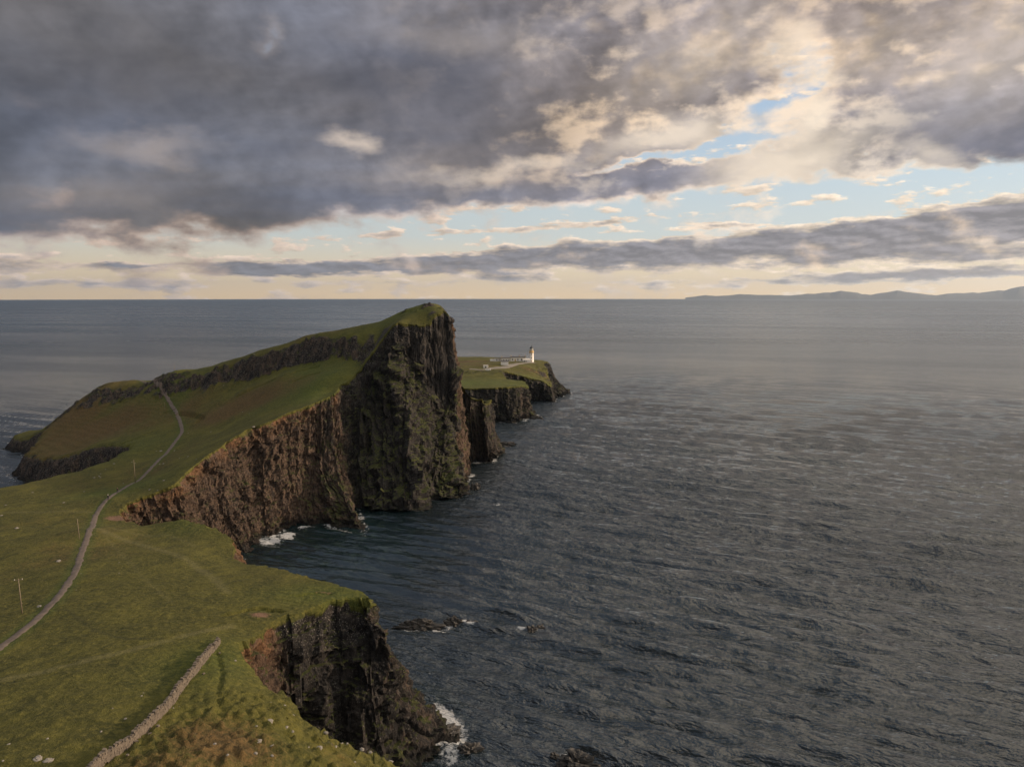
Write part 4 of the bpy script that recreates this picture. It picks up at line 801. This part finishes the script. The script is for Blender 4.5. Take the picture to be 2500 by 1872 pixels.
# lower porch beside tower
B = empty('store_annex', (14.0, 748, 29.1), 0, 'low white flat roofed block between the cottage and the lighthouse tower', 'building')
MB().box(-2.4, 5.0, 0, 5, -1.0, 2.7).build('wall', 'white_paint', B); MB().poly([(-2.6, -.2, 2.7), (5.2, -.2, 2.7), (5.2, 6.2, 3.7), (-2.6, 6.2, 3.7), (-2.6, -.2, 2.85), (5.2, -.2, 2.85), (5.2, 6.2, 3.85), (-2.6, 6.2, 3.85)], [(3, 2, 1, 0), (4, 5, 6, 7), (0, 1, 5, 4), (1, 2, 6, 5), (2, 3, 7, 6), (3, 0, 4, 7)]).build('roof', 'flat_roof', B)
MB().box(-1.4, -.4, -.08, .05, -.2, 2.1).build('door', 'dark_opening', B); wins(B, [(.9, 1.2)], .7, 1.3, 0.0)
# left cottage
B = empty('keepers_cottage', (-6.6, 751, 30.2), 0, 'lower white cottage with arched windows left of the long keepers cottage', 'cottage')
MB().box(-4.7, 4.6, 0, 8, -1.2, 3.3).build('wall', 'white_paint', B)
rfo = MB().box(-4.9, 4.6, -.25, 8.2, 3.3, 3.65).build('roof', 'slate', B)
MB().box(-4.75, 4.5, -.31, -.26, 3.2, 3.36).build('cornice', 'ochre_paint', rfo)
chimney(B, -4.3, 4, 3.6, 1.4)
wins(B, [(-2.2, 1.0), (.7, 1.0), (3.4, 1.0)], 1.0, 1.1, 0.0, True)
MB().box(-5.4, -4.72, 1, 6, -1.2, 2.4).build('side_wall', 'ochre_paint', B)
# ruined outbuildings further left
B = empty('outbuilding', (-17.0, 756, 30.6), 0, 'row of low white outbuildings at the left end of the cottages', 'building')
MB().box(-2.2, 5.4, 0, 4, -1.5, 1.9).build('wall', 'white_paint', B); MB().box(-2.3, 5.5, -.1, 4.1, 1.9, 2.15).build('roof', 'slate', B)
MB().box(-6.5, -2.21, 1, 4, -1.5, 1.0).build('yard_wall', 'white_paint', B); MB().box(.4, 1.2, -.08, .05, -.4, 1.4).build('door', 'dark_opening', B); wins(B, [(3.4, .8)], .7, .9, 0.0)
# store in front
zz = zg(-7.3, 700)
B = empty('store_building', (-7.35, 702, zz), 0, 'windowless white store with dark roof in front of the lower cottage', 'building')
MB().box(-3.7, 3.7, 0, 7, -1.0, 3.7).build('wall', 'white_paint', B)
MB().poly([(-3.9, -.25, 3.7), (3.9, -.25, 3.7), (3.9, 7.25, 3.7), (-3.9, 7.25, 3.7), (-3.9, 3.5, 4.9), (3.9, 3.5, 4.9)], [(3, 2, 1, 0), (0, 1, 5, 4), (1, 2, 5), (2, 3, 4, 5), (3, 0, 4)]).build('roof', 'slate', B)
MB().box(3.71, 3.79, 2.5, 4.2, -.2, 2.3).build('door', 'dark_opening', B)
# hut
zz = zg(-25.2, 680)
B = empty('hut', (-25.3, 680, zz), 0, 'small square pale hut with one dark doorway on the grass', 'hut')
MB().box(-2.2, 2.2, 0, 3.4, -.6, 2.3).build('wall', 'white_paint', B); MB().box(-2.35, 2.35, -.15, 3.55, 2.3, 2.5).build('roof', 'flat_roof', B)
MB().box(-.45, .45, -.06, .05, -.1, 1.7).build('door', 'dark_opening', B)
zz = zg(-22.3, 659)
B = empty('concrete_plinth', (-22.3, 659, zz), 0, 'low white open walled plinth just below the small hut', 'plinth')
MB().box(-2.4, 2.4, 0, .3, -.6, 1.0).build('front_wall', 'white_paint', B)
for x in (-2.39, 2.09): MB().box(x, x+.3, .31, 2.6, -.6, 1.5 if x > 0 else 1.1).build('side_wall', 'white_paint', B)
MB().box(-2.4, 2.4, .5, 2.4, -.6, .55).build('floor_slab', 'flat_roof', B)
# ------------------------------------------------------------------ rocks
import bmesh
def rock_mesh(name, sx, sy, sz, seed, mat, sub=3, rough=0.35, flat=False):
    bm = bmesh.new(); bmesh.ops.create_icosphere(bm, subdivisions=sub, radius=1.0)
    co = np.array([v.co for v in bm.verts]); q = co*1.6+seed*7.3
    d = 1+rough*fbm(q[:, 0], q[:, 1], q[:, 2], o=4)*1.6+rough*0.45*cell(q[:, 0]*1.7, q[:, 1]*1.7+q[:, 2]*2, seed % 7)
    for v, c, k in zip(bm.verts, co, d):
        z_ = c[2]*k; v.co = (c[0]*k*sx, c[1]*k*sy, (z_ if not flat else min(z_, .55+.2*c[0]))*sz)
    me = D.meshes.new(name); bm.to_mesh(me); bm.free(); me.materials.append(MAT[mat]); return me
def place_rock(name, loc, s3, seed, mat, label, cat, group=None, rz=0.0, sub=3, rough=.35, flat=False):
    o = D.objects.new(name, rock_mesh(name, *s3, seed, mat, sub, rough, flat)); COL.objects.link(o); o.location = loc; o.rotation_euler = (0, 0, rz)
    return tag(o, label, cat, group)
SG = 'dark rocks standing in the sea'
for k, (x, y, s3, lb, rz, sub) in enumerate([
    (-28.4, 204.9, (5.6, 1.7, 2.1), 'longest dark rock in the surf, leftmost of the skerries off the near cliff', .05, 5),
    (-17.6, 206.8, (2.9, 1.2, 1.8), 'middle dark rock of the skerry line with white surf behind it', -.1, 4),
    (-12.6, 206.9, (2.2, .9, 1.2), 'narrow low rock at the right end of the skerry line', 0, 4),
    (3.2, 202.9, (.8, .6, .6), 'tiny rock left of the small twin rocks out in the water', 0, 3),
    (5.9, 201.7, (1.5, 1.6, 1.9), 'dark pointed rock in the centre of the small outer group', .6, 4),
    (8.4, 204.2, (1.4, .9, .9), 'low dark rock at the right of the small outer group', 0, 4),
    (14.0, 141.3, (3.9, 2.1, 2.1), 'large brown reef cut by the bottom edge of the picture', -.35, 5),
    (9.2, 144.2, (1.0, .8, .7), 'small brown rock awash just left of the bottom reef', 0, 3),
    (-4.9, 466.5, (6.5, 2.5, 2.3), 'dark low rock at the foot of the pale pillar cliff', -.1, 4),
    (-19.3, 359.5, (2.2, 2.0, 3.2), 'dark stump of rock beside the sea arch', 0, 4),
    (-343.4, 520, (4.0, 2.5, 2.8), 'small dark rock in white surf behind the left hill', 0, 3),
    (20.0, 567.5, (5.0, 2.2, 2.4), 'dark toe of rock at the foot of the third headland', -.3, 4),
    (-9.5, 145.5, (2.5, 2.0, 1.6), 'brown boulder at the foot of the near cliff', .4, 4),
    (-14.5, 152.5, (2.6, 1.8, 1.4), 'dark boulder in foam beside the near cliff foot', .8, 4)]):
    place_rock('sea_rock', (x, y, 0.0), s3, 31+k, 'sea_rock', lb, 'rock', SG, rz, sub, .55)
from math import atan2
def ordw(k): return ['first', 'second', 'third', 'fourth', 'fifth', 'sixth', 'seventh', 'eighth', 'ninth', 'tenth', 'eleventh', 'twelfth', 'thirteenth', 'fourteenth', 'fifteenth', 'sixteenth', 'seventeenth', 'eighteenth', 'nineteenth', 'twentieth', 'twenty first', 'twenty second', 'twenty third', 'twenty fourth', 'twenty fifth', 'twenty sixth'][k]
REG = [('on the rough slope right of the wall', STONES[:26]), ('on the grass left of the wall', STONES[26:38]), ('on the meadow around the lower path', STONES[38:49]),
       ('on the hillside near the rock band', STONES[49:61]), ('on the neck around the walkers', STONES[61:])]
sk = 0
for (where, lst) in REG:
    lst = sorted(lst, key=lambda q: q[0]/q[1])
    for k, (x, y, w) in enumerate(lst):
        sk += 1; zz = zg(x, y); big_ = w > 1.2
        lb = '%s stone %s, %s from left' % ('large' if w > 1.3 else 'broad' if w > .95 else 'small', where, ordw(k))
        place_rock('stone', (x, y, zz-0.01*w), (w*.42, w*.32, w*.17), 100+sk, 'pale_stone', lb, 'stone', 'pale stones lying '+where, rs.uniform(0, 3), 2 if w < .9 else 3, .3)
# ------------------------------------------------------------------ walkers
def person(loc, rz, label, coat, hat, stride=0.22):
    R = empty('person', loc, rz, label, 'person')
    J = dict(pel=(0, 0, .95), sp=(0, .01, 1.2), ch=(0, .0, 1.38), nk=(0, 0, 1.5), hd=(0, .02, 1.62), tp=(0, .01, 1.74))
    V = []; E = []; Rd = []
    def ad(p, r): V.append(p); Rd.append(r); return len(V)-1
    p = ad(J['pel'], .13); s1 = ad(J['sp'], .125); c1 = ad(J['ch'], .14); n1 = ad(J['nk'], .055); h1 = ad(J['hd'], .09); t1 = ad(J['tp'], .07)
    E += [(p, s1), (s1, c1), (c1, n1), (n1, h1), (h1, t1)]
    for sd in (-1, 1):
        st_ = stride*sd
        a = ad((.10*sd, 0, .88), .09); b = ad((.10*sd, st_*.55+.05, .48), .06); c = ad((.10*sd, st_-.03, .09), .04); d = ad((.11*sd, st_+.14, .03), .035)
        E += [(p, a), (a, b), (b, c), (c, d)]
        sh = ad((.19*sd, 0, 1.42), .06); el_ = ad((.25*sd, -st_*.3-.03, 1.14), .045); wr = ad((.26*sd, -st_*.6+.1, .92), .03); hn = ad((.26*sd, -st_*.6+.13, .85), .032)
        E += [(c1, sh), (sh, el_), (el_, wr), (wr, hn)]
        for q in range(4):
            f1 = ad((.26*sd+(q-1.5)*.0, -st_*.6+.10+q*.022, .80), .009); f2 = ad((.255*sd, -st_*.6+.11+q*.02, .755+.006*abs(q-1.5)), .008); E += [(hn, f1), (f1, f2)]
        th_ = ad((.245*sd, -st_*.6+.19, .83), .01); E += [(hn, th_)]
    me = D.meshes.new('body'); me.from_pydata(V, E, []); o = D.objects.new('body', me); COL.objects.link(o); o.parent = R
    md = o.modifiers.new('skin', 'SKIN'); 
    for i_, r_ in enumerate(Rd): me.skin_vertices[0].data[i_].radius = (r_, r_*.85) if me.skin_vertices else (r_, r_)
    me.skin_vertices[0].data[0].use_root = True
    o.modifiers.new('sub', 'SUBSURF').levels = 1; o.modifiers['sub'].render_levels = 1
    me.materials.append(MAT['skin'])
    j = MB().lathe([(.19, .82), (.2, .95), (.185, 1.15), (.215, 1.36), (.13, 1.47), (.08, 1.5)], 16)
    for sd in (-1, 1):
        st_ = stride*sd
        j.tube((.18*sd, 0, 1.41), (.255*sd, -st_*.3-.03, 1.14), .085, .07); j.tube((.255*sd, -st_*.3-.03, 1.15), (.26*sd, -st_*.6+.1, .92), .07, .05)
    j.build('jacket', coat, R, True)
    t = MB()
    for sd in (-1, 1):
        st_ = stride*sd; t.tube((.09*sd, 0, .92), (.10*sd, st_*.55+.05, .47), .12, .085); t.tube((.10*sd, st_*.55+.05, .49), (.10*sd, st_-.03, .1), .085, .065)
    t.build('trousers', 'jacket_dark', R, True)
    sh = MB()
    for sd in (-1, 1): st_ = stride*sd; sh.box(.10*sd-.06, .10*sd+.06, st_-.1, st_+.2, -.01, .1, .015)
    sh.build('shoe', 'black_paint', R)
    MB().lathe([(.10, 1.66), (.115, 1.70), (.10, 1.77), (.05, 1.81), (.01, 1.82)], 16, 0, .01).build('hat' if hat == 'white_cap' else 'hair', hat, R, True)
    return R
person((-144.6, 247.3, zg(-144.6, 247.3)+.12), .2, 'walker in dark clothes with a white cap, the nearer one on the path', 'jacket_dark', 'white_cap')
person((-146.6, 257.0, zg(-146.6, 257.0)+.12), .1, 'walker in dark brown clothes, the farther one on the path', 'jacket_brown', 'hair_dark', .15)
# ------------------------------------------------------------------ far islands
def island(name, prof, r, depth, seed):
    """prof: list of (azimuth deg, height m); a ridge with real depth"""
    az_ = np.array([p[0] for p in prof]); hh = np.array([p[1] for p in prof], float)
    A = np.arange(az_[0], az_[-1], 0.04); Hh = np.interp(A, az_, hh)
    T = np.linspace(-1, 1, 25); rows = []
    for a, h in zip(A, Hh):
        h = h+14*float(gn(a*2.2, seed*2.0))*min(1, h/150); row = []
        for t in T:
            rr_ = r+t*depth*0.5; drop = -rr_*rr_/(2*RE)
            k = max(0, 1-abs(t)**1.5); q = h*k*(1+0.16*float(gn(a*1.4, t*2, seed))*(1 if abs(t) > .1 else 0))-60*(1-k)
            row.append((rr_*math.sin(rad(a)), rr_*math.cos(rad(a)), drop+q))
        rows.append(row)
    V = np.array(rows); o = mesh_from(name, V.reshape(-1, 3), grid_faces(V.shape[0], V.shape[1]), MAT['hill_far'], True)
    return tag(o, kind='structure')
island('hills', [(13.62, 92), (14.25, 140), (15.12, 225), (15.86, 178), (16.72, 206), (17.69, 280), (18.78, 243), (19.97, 234), (20.67, 225), (21.14, 198), (21.71, 234), (22.28, 297), (22.96, 297), (23.52, 368), (23.97, 358), (24.68, 463), (25.29, 383), (25.73, 357), (26.06, 278), (26.7, 252), (27.43, 363), (27.85, 397), (28.26, 473), (28.78, 396), (29.39, 336), (30.0, 268), (30.7, 218), (31.28, 301), (31.77, 333), (32.34, 325), (32.76, 365), (33.1, 332), (33.65, 396), (34.19, 459), (34.47, 434), (34.82, 537), (35.26, 622), (35.54, 653), (36.3, 727), (37.56, 833)], 42000.0, 9000.0, 3)
island('hills', [(-38.91, 127), (-36.87, 162), (-36.03, 65), (-35.56, 6), (-35.43, -20)], 42000.0, 4000.0, 5)

# ------------------------------------------------------------------ haze
hz = MB().box(-50000, 50000, -50000, 50000, -205, 1050)
mt = D.materials.new('haze'); mt.use_nodes = True; t_ = mt.node_tree; t_.nodes.clear()
pv = t_.nodes.new('ShaderNodeVolumePrincipled'); oo = t_.nodes.new('ShaderNodeOutputMaterial'); t_.links.new(pv.outputs[0], oo.inputs['Volume'])
pv.inputs['Color'].default_value = HAZE_C+(1,); pv.inputs['Density'].default_value = HAZE_D; pv.inputs['Anisotropy'].default_value = 0.45
MAT['haze'] = mt; hzo = hz.build('haze', 'haze'); tag(hzo, kind='stuff')
